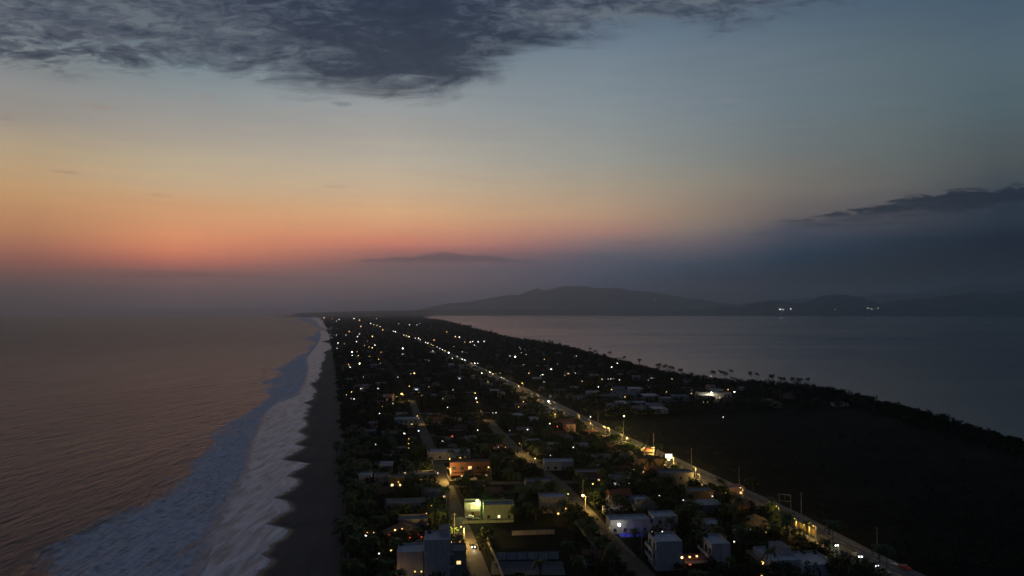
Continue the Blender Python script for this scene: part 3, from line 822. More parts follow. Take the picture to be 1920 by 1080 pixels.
bpx(905, 963, 975, 948, 9, 1, GREENP, 'low house washed in yellow-green floodlight behind the court', name='green_house', seed=10, lit=(1,), litmat=WIN_Y, door=False, roofmat=ROOFC)
bpx(870, 900, 968, 944, 7, 2, CREAM, 'small cream house with railings left of the yellow-green floodlit house', name='cream_house', seed=11, balcony='F', lit=(0,), litmat=WIN_W)
bpx(1012, 1062, 962, 934, 9, 1, CREAM, 'cream bungalow with red-lit foot beside the middle street', name='bungalow', seed=12, lit=(), roofmat=ROOFW)
bpx(672, 694, 918, 892, 8, 2, WHITE, 'white two-storey beach house with a lamp on its roof corner', name='beach_house', seed=13, roofmat=ROOFW)
bpx(700, 725, 913, 893, 8, 1, CREAM, 'low cream house between white beach house and yellow windows', name='beach_house', seed=14)
bpx(727, 756, 915, 896, 8, 1, OCHRE, 'ochre house with a bright yellow-lit window front', name='ochre_house', seed=15, lit=(0, 1, 2), litmat=WIN_Y, door=False)
bpx(1196, 1244, 889, 862, 10, 1, OCHRE, 'orange-lit roadside shop beside the highway', 'shop', name='roadside_shop', seed=16, lit=(0, 1, 2), litmat=WIN_W, terrace=True, roofmat=TILE)
bpx(1206, 1226, 861, 845, 7, 1, CREAM, 'small lit kiosk standing behind the roadside shop', 'kiosk', name='kiosk', seed=17, lit=(0,), roof='hip')
bpx(1236, 1300, 915, 888, 9, 2, GREY, 'dark flat-roofed building in front of the roadside shop', name='grey_house', seed=18)
bpx(1442, 1500, 1075, 1052, 16, 1, WHITE, 'wide white low roof building, leftmost at the bottom right', name='white_house', seed=19, roofmat=ROOFW, penthouse=True)
bpx(1416, 1440, 1062, 1050, 10, 1, OCHRE, 'small ochre annex lit by one lamp at the bottom right', name='annex', seed=20, lit=(0,), litmat=WIN_Y)
bpx(1502, 1566, 1080, 1060, 15, 1, WHITE, 'white low building between the wide white roof and the highway', name='white_house', seed=21, roofmat=ROOFW)
bpx(1305, 1352, 1002, 984, 9, 1, CREAM, 'pale house with rounded roof edge above the red-lit terrace', name='pale_house', seed=22, roofmat=ROOFW)
bpx(1330, 1362, 1028, 1008, 8, 1, OCHRE, 'small ochre house lit orange behind the white corner house', name='ochre_house', seed=23, lit=(0,), litmat=WIN_W)
bpx(1293, 1338, 945, 922, 9, 1, OCHRE, 'ochre house under a garden lamp left of the highway', name='ochre_house', seed=24, lit=(1,), litmat=WIN_W)
bpx(1290, 1352, 962, 946, 6, 1, GREY, 'low grey shed in front of the lamp-lit ochre house', 'shed', name='shed', seed=25, roof='shed')
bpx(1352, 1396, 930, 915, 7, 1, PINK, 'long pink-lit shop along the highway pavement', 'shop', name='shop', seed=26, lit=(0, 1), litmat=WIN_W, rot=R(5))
bpx(985, 1040, 925, 904, 9, 1, GREY, 'grey house left of the middle street, level with its bend', name='grey_house', seed=27)
bpx(1080, 1130, 905, 886, 9, 1, TERRA, 'terracotta house with an orange-lit porch, right of the middle street', name='terracotta_house', seed=28, lit=(1, 2), litmat=WIN_W, terrace=True)
bpx(1145, 1185, 912, 896, 8, 1, CREAM, 'cream house with a pale lit front near the terracotta porch house', name='cream_house', seed=29, lit=(0, 1), litmat=WIN_C)
bpx(1020, 1075, 882, 866, 9, 1, WHITE, 'white flat house under the curved row of small lamps', name='white_house', seed=30, roofmat=ROOFW)
bpx(738, 783, 802, 786, 12, 2, BLUEP, 'big pale blue-grey building facing the beach street', name='blue_house', seed=31, roofmat=ROOFW)
bpx(722, 736, 752, 741, 9, 1, PINK, 'pink-lit house left of the brightest warm street lamp', name='pink_house', seed=32, lit=(0, 1), litmat=WIN_W)
bpx(800, 880, 862, 848, 10, 1, WHITE, 'long white low building behind the red restaurant', name='white_house', seed=33, roofmat=ROOFW, lod=1)
bpx(745, 800, 995, 975, 8, 1, GREY, 'grey house hidden among palms left of the beach street', name='grey_house', seed=34, lit=(2,))
bpx(720, 790, 1008, 996, 6, 1, TERRA, 'palapa-roofed terrace glowing red among the palms', name='palapa_house', roof='palapa', seed=35, lit=(0, 1, 2, 3), litmat=WIN_R)
bpx(720, 806, 957, 943, 8, 1, CREAM, 'long cream garden house left of the street palm', name='cream_house', seed=36)
bpx(790, 840, 938, 922, 8, 1, GREY, 'grey house beside the street below the restaurant corner', name='grey_house', seed=37, lit=(1,), litmat=WIN_W)
bpx(840, 868, 822, 808, 8, 1, REDP, 'red-lit house among dark trees behind the restaurant', name='red_house', seed=38, lit=(0, 1, 2), litmat=WIN_R)
bpx(690, 705, 805, 793, 9, 1, PINK, 'pinkish house near the beach with a faint lit wall', name='pink_house', seed=39, lit=(0,), litmat=WIN_R)
bpx(1308, 1372, 748, 738, 12, 1, CREAM, 'wide lagoon-side building between two very bright lamps', name='lagoon_house', seed=40, lit=(1, 3), litmat=WIN_W, lod=1)
bpx(1566, 1592, 762, 757, 10, 1, WHITE, 'lone white shed with one lamp out on the dark field', 'shed', name='field_shed', seed=41, lod=1)
# pale roofs between highway and lagoon
PALE = [(1100, 1125, 742, 735), (1130, 1160, 750, 742), (1165, 1200, 748, 740), (1205, 1235, 750, 742), (1240, 1262, 757, 747), (1262, 1292, 752, 743), (1140, 1150, 768, 759), (1156, 1176, 764, 756), (1180, 1212, 763, 755), (1216, 1246, 768, 759),
        (1190, 1214, 777, 768), (1220, 1252, 776, 767), (1075, 1098, 752, 745), (1040, 1066, 738, 732), (1150, 1172, 737, 731), (1180, 1205, 735, 729)]
for i, (a, b, c, d_) in enumerate(PALE):
    o = bpx(a, b, c, d_, 14, 1, [WHITE, GREY, BLUEP][i % 3], 'x', name='pale_house', lod=1, seed=50 + i, roof=['flat', 'flat', 'gable', 'shed'][i % 4], roofmat=[ROOFW, ROOFC, ROOFC, TIN][i % 4])
    o['group'] = 'pale-roofed houses between the highway and the lagoon'
    p = at((a + b) / 2, c); want_label(o, 'pale-roofed house right of the highway', p.y, p.x)

# the rest of the town
KINDS = [('white', WHITE, 'flat', ROOFW), ('cream', CREAM, 'flat', ROOFC), ('grey', GREY, 'flat', ROOFC), ('white', WHITE, 'gable', TILE), ('ochre', OCHRE, 'hip', TILE), ('cream', CREAM, 'palapa', None), ('grey', GREY, 'shed', TIN), ('pink', PINK, 'flat', ROOFC), ('blue', BLUEP, 'flat', ROOFW), ('terracotta', TERRA, 'gable', TILE)]
RN = {'flat': 'flat-roofed', 'gable': 'gabled tile-roofed', 'hip': 'hipped tile-roofed', 'palapa': 'thatched', 'shed': 'metal-roofed'}
nh = 0; tries = 0; hr = random.Random(21)
while nh < 215 and tries < 9000:
    tries += 1
    t = hr.random(); y = 262 * (1800 / 262) ** t
    xa, xb = float(f_veg(y)) + 10, float(f_hwy(y)) - 16
    if y > 700 and hr.random() < .45: xa, xb = float(f_hwy(y)) + 16, min(float(f_lag(y)) - 60, float(f_hwy(y)) + 330)
    if xb < xa: continue
    x = hr.uniform(xa, xb); w_ = hr.uniform(7, 13); d_ = hr.uniform(7, 11)
    px = 960 + x / y * F
    if px < 600 or px > 1750: continue
    if on_road(x, y, 7) or not free(x, y, 7.5): continue
    if 925 < px < 1050 and y < 330: continue
    cn, cm, rf, rm = hr.choice(KINDS); st = 1 if hr.random() < .72 else 2
    lod = 0 if y < 420 else (1 if y < 850 else (2 if y < 1200 else 3))
    if lod == 3 and rf == 'flat': pass
    lit = (hr.randrange(4),) if hr.random() < .16 else ()
    o = building((x, y, -drop(x, y)), w_, d_, st, cm, rf, rot=ROT + R(hr.uniform(-4, 9)), sh=2.9, lod=lod, lit=lit, litmat=hr.choice([WIN_W, WIN_C]), tank=hr.random() < .5 and lod < 2, name=cn + '_house', roofmat=rm, seed=100 + nh, terrace=hr.random() < .2 and lod < 2)
    o['category'] = 'house'; o['group'] = 'houses among the dark trees of the town'
    want_label(o, '%s%s %s house' % ('two-storey ' if st == 2 else '', cn, RN[rf]), y, x); nh += 1

# ------------------------------------------------------------------ walls, court, pool, billboard
def wall_run(name, label, a, b, h, m_, th=.2, cat='wall', post=0, z=0.0, group=None):
    a, b = Vector(a), Vector(b); L_ = (b - a).length; d = (b - a).normalized(); root = empty(name, (a.x, a.y, z), math.atan2(d.y, d.x))
    kid(root, MB().box(0, L_, -th / 2, th / 2, -.2, h).build('wall_panel', m_))
    kid(root, MB().box(-.03, L_ + .03, -th / 2 - .05, th / 2 + .05, h + .003, h + .08).build('coping', PAVE))
    if post:
        n = int(L_ / post)
        for k in range(n + 1): kid(root, MB().box(k * L_ / n - .14, k * L_ / n + .14, -th / 2 - .09, th / 2 + .09, -.2, h + .3).build('post', FRAME))
    tag(root, label, cat, group); return root


wall_run('court_wall', 'white wall with dark posts along the back of the sports court', at(930, 1050), at(1048, 1048), 2.9, WHITE, post=4.2)
tag(MB().box(at(920, 1078).x, at(1060, 1078).x, at(990, 1078).y, at(990, 1052).y, .02, .05).build('sports_court', spotted('worn court slab', (.05, .055, .06), (.09, .095, .10), .4)), 'dark concrete sports court in front of the white posted wall', 'court')
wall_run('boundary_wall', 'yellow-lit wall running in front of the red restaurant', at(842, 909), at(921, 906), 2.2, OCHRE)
wall_run('boundary_wall', 'short wall at the lit street corner beside the restaurant', at(836, 884), at(841, 905), 2.6, CREAM)
wall_run('boundary_wall', 'white wall at the back of the court field', at(960, 1004), at(1040, 1001), 2.0, CREAM)
wall_run('boundary_wall', 'low wall right of the middle street near the pool villa', at(1140, 999), at(1190, 1048), 1.6, CREAM)
wall_run('boundary_wall', 'long wall left of the middle street beside the court field', at(1068, 968), at(1150, 1075), 1.5, GREY)
wall_run('boundary_wall', 'long dark wall right of the beach street beside the court', at(912, 1012), at(945, 1090), 2.0, GREY)
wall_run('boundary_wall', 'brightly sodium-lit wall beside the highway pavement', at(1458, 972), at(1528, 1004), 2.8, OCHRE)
wall_run('boundary_wall', 'garden wall in front of the green-lit house', at(868, 982), at(963, 979), 1.3, GREENP)
wall_run('boundary_wall', 'pale wall behind the lit highway corner, nearest the pink-lit shop', at(1356, 934), at(1400, 950), 2.2, CREAM)
wall_run('boundary_wall', 'grey garden wall left of the street palm', at(740, 962), at(806, 958), 1.8, GREY)
# pool
pc = at(1190, 1004)
pool = empty('swimming_pool', (pc.x, pc.y, 0), ROT)
kid(pool, MB().box(-7, 7, -2.6, 2.6, .02, .22).build('pool_rim', PAVE))
pw = MB(); pw.box(-6.6, 6.6, -2.2, 2.2, .223, .235)
kid(pool, pw.build('pool_water', mat('violet lit pool water', lambda T: T.node('ShaderNodeAddShader', {0: T.node('ShaderNodeEmission', {'Color': (.06, .05, 1, 1), 'Strength': .16}).outputs[0], 1: pr(T, (.02, .03, .2), .1)}).outputs[0])))
tag(pool, 'swimming pool glowing blue-violet in front of the long white villa', 'pool')
# billboard frame beyond the highway
bb = at(1472, 955); bo = empty('billboard_frame', (bb.x, bb.y, 0), R(-20))
for sx in (-2.7, 2.7): kid(bo, MB().box(sx - .12, sx + .12, -.12, .12, -.2, 7.2).build('post', POLE))
kid(bo, MB().box(-2.9, 2.9, -.09, .09, 7.2, 7.5).box(-2.57, 2.57, -.06, .06, 4.0, 4.2).box(-.06, .06, -.05, .05, 4.203, 7.197).build('frame', POLE))
tag(bo, 'empty pale billboard frame standing beyond the highway at the field edge', 'billboard')


# ------------------------------------------------------------------ lamps
UNIT = {}


def ebin(e): return 2.0 ** round(math.log2(max(2.0, min(e, 300.0))) * 2 / 2)


def emat(c, cname, e):
    b = ebin(e); return emis('%s lamp glow %d' % (cname, b), c, b)


CN = {'w': ('white', WHITE_L), 'c': ('cool white', COOL_L), 'y': ('yellow', WARM_L), 'o': ('orange', ORANGE_L), 'r': ('red', RED_L), 'g': ('greenish', GREEN_L), 'b': ('blue', BLUE_L)}
LEV = {1: ('faint', .35), 2: ('small', .9), 3: ('bright', 2.2), 4: ('very bright', 5.0), 5: ('glaring', 10.0)}


def pole_mesh(kind):
    if kind not in UNIT:
        mb = MB()
        if kind == 'street':
            mb.tube([(0, 0, -.3), (0, 0, 4), (0, 0, 7.6)], [.14, .11, .08], 8).tube([(0, 0, 7.4), (-.5, -.3, 7.95), (-1.4, -.8, 8.15)], [.05, .045, .04], 6)
        else: mb.tube([(0, 0, -.3), (0, 0, .3), (0, 0, 4.4)], [.10, .06, .045], 8)
        UNIT[kind] = mb.mesh('pole', WPOLE if kind == 'street' else POLE)
    return UNIT[kind]


def head_mesh(kind, r, m_):
    k = (kind, round(r, 1), m_.name)
    if k not in UNIT:
        mb = MB()
        if kind == 'street': mb.sphere((-1.4, -.8, 8.0), k[1], 10, 6, .8)
        else: mb.sphere((0, 0, 4.4 + k[1] * .8), k[1], 10, 6)
        UNIT[k] = mb.mesh('lamp_globe', m_)
    return UNIT[k]


def cap_mesh(kind):
    if 'cap' + kind not in UNIT:
        mb = MB()
        if kind == 'street': mb.tube([(-1.0, -.57, 8.35), (-1.4, -.8, 8.42), (-1.9, -1.08, 8.33)], [.16, .24, .12], 8)
        else: mb.tube([(0, 0, 5.0), (0, 0, 5.1), (0, 0, 5.16)], [.30, .30, .05], 10)
        UNIT['cap' + kind] = mb.mesh('lamp_cap', FRAME)
    return UNIT['cap' + kind]


NL_ = [0]


def lamp(px, py, lev=2, c='w', kind='yard', power=0, label=None, at_z=None):
    if kind == 'street' and power and not label: power *= 2.5
    hh = 8.0 if kind == 'street' else 4.9
    p = at(px, py, hh); tall = 1 + min(max(p.y - 1100, 0) / 1100, 1.6); hh *= tall
    if not power and lev >= 3 and p.y < 2600: power = 220
    if c == 'w' and lev < 4 and (int(px * 7 + py * 13) % 10) < 3: c = 'y'
    p = at(px, py, hh); D = p.y; cname, cc = CN[c]; pix = D * 1920 / F / 1024
    r = {1: .22, 2: .28, 3: .38, 4: .52, 5: .62}[lev]; r = min(max(r, {1: .12, 2: .16, 3: .22, 4: .3, 5: .34}[lev] * pix), 1.5)
    cov = min(1.0, math.pi * r * r / pix ** 2); e = LEV[lev][1] / cov * (1.4 if D < 1500 else .75)
    x, y_ = (p.x + 1.4, p.y + .8) if kind == 'street' else (p.x, p.y)
    nm = 'street_lamp' if kind == 'street' else 'yard_lamp'
    o = empty(nm, (x, y_, -drop(x, y_)), 0)
    o.scale = (1, 1, tall)
    for n_, me_ in (('pole', pole_mesh(kind)), ('lamp_cap', cap_mesh(kind)), ('lamp_globe', head_mesh(kind, r, emat(cc, cname, e)))):
        q = bpy.data.objects.new(n_, me_); col.objects.link(q); kid(o, q)
        if n_ == 'lamp_cap' and r > .45: q.location.z = r - .42
    if label: o['label'] = label
    else: want_label(o, '%s %s %s' % (LEV[lev][0], cname, 'street lamp' if kind == 'street' else 'yard lamp'), y_, x)
    o['category'] = 'street lamp' if kind == 'street' else 'lamp'; o['group'] = 'street lamps of the town' if kind == 'street' else 'yard and porch lamps among the houses'
    if power:
        ld = bpy.data.lights.new('lamp_light', 'POINT'); ld.energy = power; ld.color = cc; ld.shadow_soft_size = r + .05
        lo = bpy.data.objects.new('lamp_light', ld); col.objects.link(lo); lo.parent = o
        lo.location = (-1.4, -.8, 8.0 - r - .1) if kind == 'street' else (0, 0, 4.9)
        NL_[0] += 1
    OCC.append((x, y_, 1.2)); return o


def Zm(ox, oy, sc_, pts, kind='yard'):
    for q in pts:
        zx, zy, lev = q[:3]; c = q[3] if len(q) > 3 else 'w'; pw_ = q[4] if len(q) > 4 else 0
        lamp(ox + zx * sc_, oy + zy * sc_, lev, c, q[5] if len(q) > 5 else kind, pw_)


S1 = 1 / 6.0
Zm(600, 680, S1, [(340, 50, 3, 'w', 500), (443, 12, 2), (490, 160, 2), (877, 160, 2), (1018, 125, 2), (1063, 120, 3), (1420, 138, 2), (410, 208, 2, 'w', 300), (460, 290, 2), (355, 327, 2), (652, 288, 2), (918, 350, 5, 'y', 3000, 'street'),
                  (1005, 262, 2), (1100, 200, 1), (1185, 170, 1), (1225, 270, 1), (1493, 303, 2), (1745, 340, 3), (1757, 400, 4, 'w', 600), (1768, 440, 2, 'y'), (383, 405, 2, 'w', 500), (350, 400, 1), (300, 357, 2, 'w', 700), (700, 490, 1, 'y', 200), (820, 457, 2),
                  (672, 570, 3), (1435, 500, 2), (860, 378, 1), (1145, 365, 1, 'o', 200), (1033, 688, 2, 'y', 500), (1110, 765, 3, 'c'), (950, 795, 4, 'w', 300), (828, 776, 1), (998, 853, 2, 'y', 100), (998, 907, 2, 'y', 100), (998, 955, 1, 'y', 80), (1040, 892, 1),
                  (625, 915, 2, 'c'), (1540, 775, 2, 'r', 500), (1775, 755, 2), (1740, 955, 2), (1095, 600, 2, 'y', 2500, 'street'), (1375, 875, 1, 'c'), (1385, 880, 1, 'c'), (770, 380, 1, 'o', 500), (1110, 330, 1, 'w', 300), (1380, 400, 1, 'g', 80), (580, 680, 1, 'o', 300)])
Zm(880, 680, S1, [(140, 118, 2), (210, 215, 2), (670, 115, 2), (920, 70, 2), (825, 132, 2), (800, 145, 1), (1115, 120, 2), (1075, 140, 1), (1190, 118, 2), (1293, 124, 2), (1602, 48, 3), (1270, 207, 2), (1273, 258, 1), (1452, 268, 2), (1690, 190, 2),
                  (1495, 185, 1), (360, 165, 2), (595, 230, 3, 'y', 1500, 'street'), (555, 262, 2, 'y'), (840, 215, 1), (230, 105, 2, 'w', 800, 'street'), (265, 125, 2), (300, 118, 1), (345, 115, 1), (890, 435, 5, 'w', 2500, 'street'), (830, 430, 1), (915, 370, 1), (608, 437, 2, 'o', 400),
                  (555, 495, 2), (1750, 383, 3), (1600, 300, 2, 'y', 200), (1465, 360, 1), (1363, 607, 3), (1740, 600, 4, 'g', 1500), (1560, 735, 3, 'y', 2500, 'street'), (1772, 848, 4, 'y', 3500, 'street'), (905, 683, 3), (990, 715, 2, 'r', 300), (655, 750, 3), (95, 755, 2),
                  (265, 562, 1), (300, 560, 2), (455, 757, 1, 'c'), (1170, 950, 2, 'c', 300), (910, 1040, 1), (565, 910, 2, 'y', 2000, 'street'), (660, 1010, 1, 'y', 2500), (130, 545, 1, 'y', 1800, 'street'), (780, 412, 1), (430, 200, 1, 'w', 900, 'street'), (700, 350, 1, 'y', 1200, 'street'),
                  (950, 560, 1, 'y', 1800, 'street'), (1065, 560, 1, 'y', 1000), (1370, 690, 1, 'y', 1500, 'street'), (285, 955, 1), (325, 945, 1), (405, 945, 1), (1040, 1060, 1)])
Zm(1140, 680, S1, [(470, 148, 2), (457, 195, 1), (463, 280, 1), (720, 180, 2), (662, 327, 3), (452, 360, 2), (940, 305, 2), (1162, 335, 5, 'w', 2500, 'street'), (1175, 360, 3), (1423, 327, 4, 'w', 800), (1300, 300, 2, 'y', 600), (1350, 300, 2, 'o', 900), (1160, 148, 1),
                   (1035, 440, 2), (1075, 440, 1), (1120, 440, 1), (985, 445, 1), (1295, 608, 2), (1717, 248, 2), (497, 957, 3, 'y', 2500, 'street'), (362, 1065, 2, 'y', 600), (507, 1068, 2, 'y', 800)])
S2 = 1 / 6.4
Zm(560, 560, S2, [(305, 230, 2), (225, 190, 1), (495, 205, 3), (690, 208, 2), (840, 210, 2), (935, 245, 3), (665, 240, 3), (730, 262, 3), (745, 335, 2, 'o'), (358, 260, 1), (405, 245, 1), (453, 272, 1), (485, 250, 1), (865, 300, 2), (728, 422, 1), (708, 455, 2), (568, 435, 1), (605, 395, 2, 'o'),
                  (455, 432, 1), (472, 532, 3), (695, 515, 2), (825, 512, 2), (915, 558, 3), (883, 588, 3), (845, 578, 1), (790, 560, 1), (640, 640, 4), (640, 678, 3, 'w', 500), (718, 682, 2), (960, 725, 2), (1248, 597, 4), (1335, 713, 4), (990, 640, 1), (1115, 637, 1), (1610, 627, 2), (1685, 650, 2),
                  (730, 778, 4), (600, 790, 2), (980, 770, 1), (1190, 745, 1), (1567, 738, 1), (1385, 890, 3), (545, 540, 1), (575, 580, 1), (463, 592, 1), (808, 712, 1), (850, 690, 1), (1197, 308, 2), (1285, 318, 1), (1330, 313, 1, 'c'), (1360, 313, 1, 'c'), (1420, 312, 1, 'c'), (1450, 300, 1), (1777, 398, 1), (1880, 455, 2), (1625, 495, 2), (885, 455, 3), (1850, 720, 2)])
Zm(560, 560, S2, [(900, 312, 1), (940, 322, 1), (975, 335, 1), (1010, 373, 2), (1140, 392, 2), (1160, 397, 3), (1263, 435, 2), (1295, 445, 2), (1325, 455, 3), (1400, 475, 2), (1437, 475, 3), (1458, 493, 2), (1525, 525, 3), (1550, 532, 3), (1590, 548, 2), (1612, 560, 2), (1660, 580, 2), (1695, 598, 2), (1725, 612, 3), (1757, 625, 3), (1800, 648, 4, 'w', 1500)], 'street')
Zm(820, 560, S2, [(263, 462, 3), (395, 520, 2), (425, 512, 2), (490, 518, 3), (562, 512, 2), (330, 517, 1), (445, 557, 2), (465, 575, 1), (407, 600, 1), (735, 605, 1), (732, 643, 3), (990, 597, 4), (1063, 665, 2), (873, 685, 2), (935, 697, 4), (1287, 725, 2), (1333, 727, 4), (1368, 847, 3), (1668, 685, 1), (1645, 700, 1),
                  (1440, 780, 1, 'w', 100), (200, 573, 1), (300, 635, 1), (535, 612, 1), (1007, 648, 1), (1032, 790, 1), (557, 770, 2), (485, 772, 2), (635, 880, 2), (320, 785, 1, 'y', 800)])
Zm(820, 560, S2, [(240, 690, 2, 'w', 800), (297, 725, 3, 'w', 900), (330, 737, 3), (410, 775, 2, 'y', 900), (450, 775, 3, 'w', 900), (533, 890, 2, 'w', 700), (180, 718, 2)], 'street')
Zm(1100, 620, S2, [(368, 390, 2), (215, 475, 1), (185, 580, 2), (257, 578, 1), (290, 576, 1), (325, 574, 1), (605, 762, 1), (155, 768, 1), (140, 672, 2)])
S3 = 1 / 4.155
Zm(600, 820, S3, [(433, 52, 2, 'c'), (633, 170, 3), (330, 283, 4, 'w', 200), (663, 273, 2), (560, 392, 2), (690, 10, 2, 'y'), (1205, 80, 2), (1013, 167, 4, 'y', 180), (1093, 163, 4, 'y', 180), (1130, 150, 2, 'y'), (1310, 168, 2, 'y', 200), (1100, 240, 4, 'y', 900), (918, 275, 2),
                  (1337, 555, 3, 'g', 1500), (1415, 493, 3, 'g', 500), (868, 530, 2, 'w', 100), (585, 718, 3, 'o', 100), (358, 762, 3, 'w', 30), (640, 708, 2, 'o', 60), (368, 735, 1, 'o', 60), (418, 735, 1, 'o', 60), (1042, 770, 3, 'y', 60), (460, 900, 2, 'c'), (555, 878, 3), (598, 1050, 4, 'o', 80), (740, 1040, 2, 'y', 30), (790, 1040, 2, 'y'),
                  (700, 775, 1, 'r', 120), (790, 770, 1, 'r', 120), (610, 345, 2, 'y', 150), (830, 590, 2, 'o', 60)])
lamp(895, 939, 5, 'g', 'street', 3500, 'glaring street lamp in front of the yellow-green floodlit house')
lamp(916, 876, 3, 'w', 'street', 300, 'tall white street lamp at the right end of the restaurant wall')
lamp(840, 878, 1, 'y', 'street', 14000, 'sodium lamp over the bright yellow street corner beside the restaurant')
lamp(864, 988, 2, 'y', 'street', 18000, 'sodium lamp over the beach street just behind the car with headlights')
lamp(1093, 929, 5, 'y', 'street', 9000, 'glaring lamp at the bend of the middle street')
lamp(1161, 984, 5, 'w', 'yard', 50, 'glaring white lamp at the left end of the long pool villa')
Zm(960, 820, S3, [(478, 75, 3, 'c', 60), (180, 162, 3), (298, 138, 2), (345, 185, 2, 'y'), (365, 192, 2, 'y'), (385, 190, 2, 'y'), (437, 175, 1), (418, 237, 2, 'y', 30), (1000, 157, 3, 'w', 200), (1100, 157, 2, 'y', 200), (948, 245, 2, 'y', 150), (437, 437, 2, 'g', 50), (423, 552, 3, 'o', 60), (360, 590, 3), (630, 360, 3, 'y', 60),
                  (920, 315, 1), (835, 365, 1, 'c', 60), (1148, 452, 2), (1370, 390, 2, 'y', 100), (1335, 485, 2), (1365, 485, 2), (1560, 433, 2), (1600, 468, 4, 'o', 120), (1630, 790, 3, 'y', 60), (1540, 785, 2), (1322, 933, 4, 'o', 30), (1385, 927, 3, 'o', 30), (1440, 921, 3, 'o', 30), (1090, 725, 1), (1170, 730, 2, 'w', 50), (760, 700, 1, 'w', 40), (1290, 565, 1), (1420, 440, 1, 'y', 350),
                  (1030, 235, 1, 'o', 250), (1190, 210, 2, 'y', 400)])
Zm(960, 820, S3, [(1092, 80, 3, 'y', 1200), (1450, 288, 2, 'y', 900)], 'street')
Zm(1320, 820, S3, [(355, 722, 3), (235, 808, 2), (485, 733, 1), (455, 975, 4, 'y', 60), (1018, 925, 1), (65, 455, 2), (105, 468, 3, 'o', 50), (450, 1075, 2)])
Zm(1320, 820, S3, [(285, 393, 2, 'y', 800), (700, 640, 1, 'y', 1500), (800, 690, 1, 'y', 1200), (1032, 840, 2, 'w', 60)], 'street')
# extra street lamps added along the highway to brighten its asphalt
for yy, pwr in ((300, 500), (330, 300), (440, 4500), (412, 2200), (483, 4500), (520, 4500), (555, 3200), (590, 2200), (620, 1600), (700, 900), (770, 1500), (860, 1000), (950, 800), (1080, 700)):
    xx = float(f_hwy(yy)) - 7.8; p = Vector((xx, yy, 8)); d_ = p - Vector((0, 0, CAMH))
    lamp(960 + (p.x - 1.4) / (p.y - .8) * F, 540 - F * math.tan(math.atan2(8 - CAMH, p.y - .8) - TH), 1, 'y', 'street', pwr)
# shore and hillside lights far across the water
def shore_light(px, py, D, r, e, c, label):
    d_ = ray(px, py); t = D / d_.y; p_ = Vector((d_.x * t, D, CAMH + d_.z * t)); o = empty('floodlight_mast', (p_.x, p_.y, p_.z - 20)); 
    kid(o, MB().tube([(0, 0, -60), (0, 0, 20 - r)], [1.2, .8], 6).build('mast', POLE)); kid(o, MB().sphere((0, 0, 20), r, 8, 5).build('lamp_globe', emis('distant lamp glow %d %s' % (e, c), CN[c][1], e)))
    tag(o, label, 'floodlight')


for px, py, r, e, c, lb in ((1463, 580, 7, 26, 'w', 'brightest white light on the far lagoon shore'), (1468, 580, 5, 15, 'w', 'white light just right of the brightest far-shore light'), (1228, 562, 7, 40, 'o', 'lone warm light high on the far mountain slope'),
                            (1483, 579, 5, 20, 'w', 'faint light right of the brightest far-shore pair'), (1566, 580, 5, 20, 'w', 'faint light alone below the right-hand hills'), (1627, 578, 5, 14, 'w', 'left light of the faint far-shore cluster at right'), (1634, 579, 5, 10, 'w', 'middle light of the faint far-shore cluster at right'), (1646, 578, 5, 11, 'w', 'right light of the faint far-shore cluster at right')):
    shore_light(px, py, 24600 if px == 1228 else 17300, r, e, c, lb)
for px, py, lev, c in ((1464, 580, 4, 'w'), (1458, 580, 2, 'w'), (1483, 579, 1, 'w'), (1566, 580, 2, 'w'), (1626, 578, 2, 'w'), (1634, 578, 2, 'w'), (1646, 577, 2, 'w')):
    pass
# ------------------------------------------------------------------ sign on a pole by the shop
sp = at(1254, 884); so = empty('roadside_sign', (sp.x, sp.y, 0), 0)
kid(so, MB().tube([(0, 0, -.3), (0, 0, 8.2)], [.18, .14], 10).build('pole', POLE))
kid(so, MB().box(-2.1, 2.1, -.3, .3, 8.2, 10.9).build('cabinet', FRAME)); kid(so, MB().box(-1.95, 1.95, -.34, -.303, 8.35, 10.75).build('lit_panel', emis('lit sign panel', (1, .93, .72), 3.5)))
kid(so, MB().box(-.8, .8, -.34, -.16, 6.9, 7.7).build('small_lit_panel', emis('lit sign panel small', (1, .85, .55), 2.5)))
ld = bpy.data.lights.new('sign_light', 'AREA'); ld.energy = 260; ld.size = 3; ld.color = (1, .85, .55); lo = bpy.data.objects.new('sign_light', ld); col.objects.link(lo); lo.parent = so; lo.location = (0, -.5, 9.5); lo.rotation_euler = (R(60), 0, 0)
tag(so, 'white lit box sign on a tall pole beside the roadside shop', 'sign')


# ------------------------------------------------------------------ utility poles
def upole(x, y_, label=None):
    o = empty('utility_pole', (x, y_, 0), R(8))
    kid(o, MB().tube([(0, 0, -.3), (0, 0, 10.5)], [.16, .10], 8).build('pole', WPOLE)); kid(o, MB().box(-1.1, 1.1, -.06, .06, 9.7, 9.85).build('crossarm', WOOD))
    tag(o, label, 'utility pole', 'utility poles along the streets')
    if not label: want_label(o, 'concrete utility pole with crossarm', y_, x)


for yy in (275, 310, 350, 392, 436, 482, 530, 580): upole(float(f_sta(yy)) - 4.8, yy)
for yy in (290, 345, 400, 455, 510, 565, 625): upole(float(f_hwy(yy)) + 10.2, yy)
for yy in (283, 325, 372): upole(float(f_stb(yy)) + 5.6, yy)


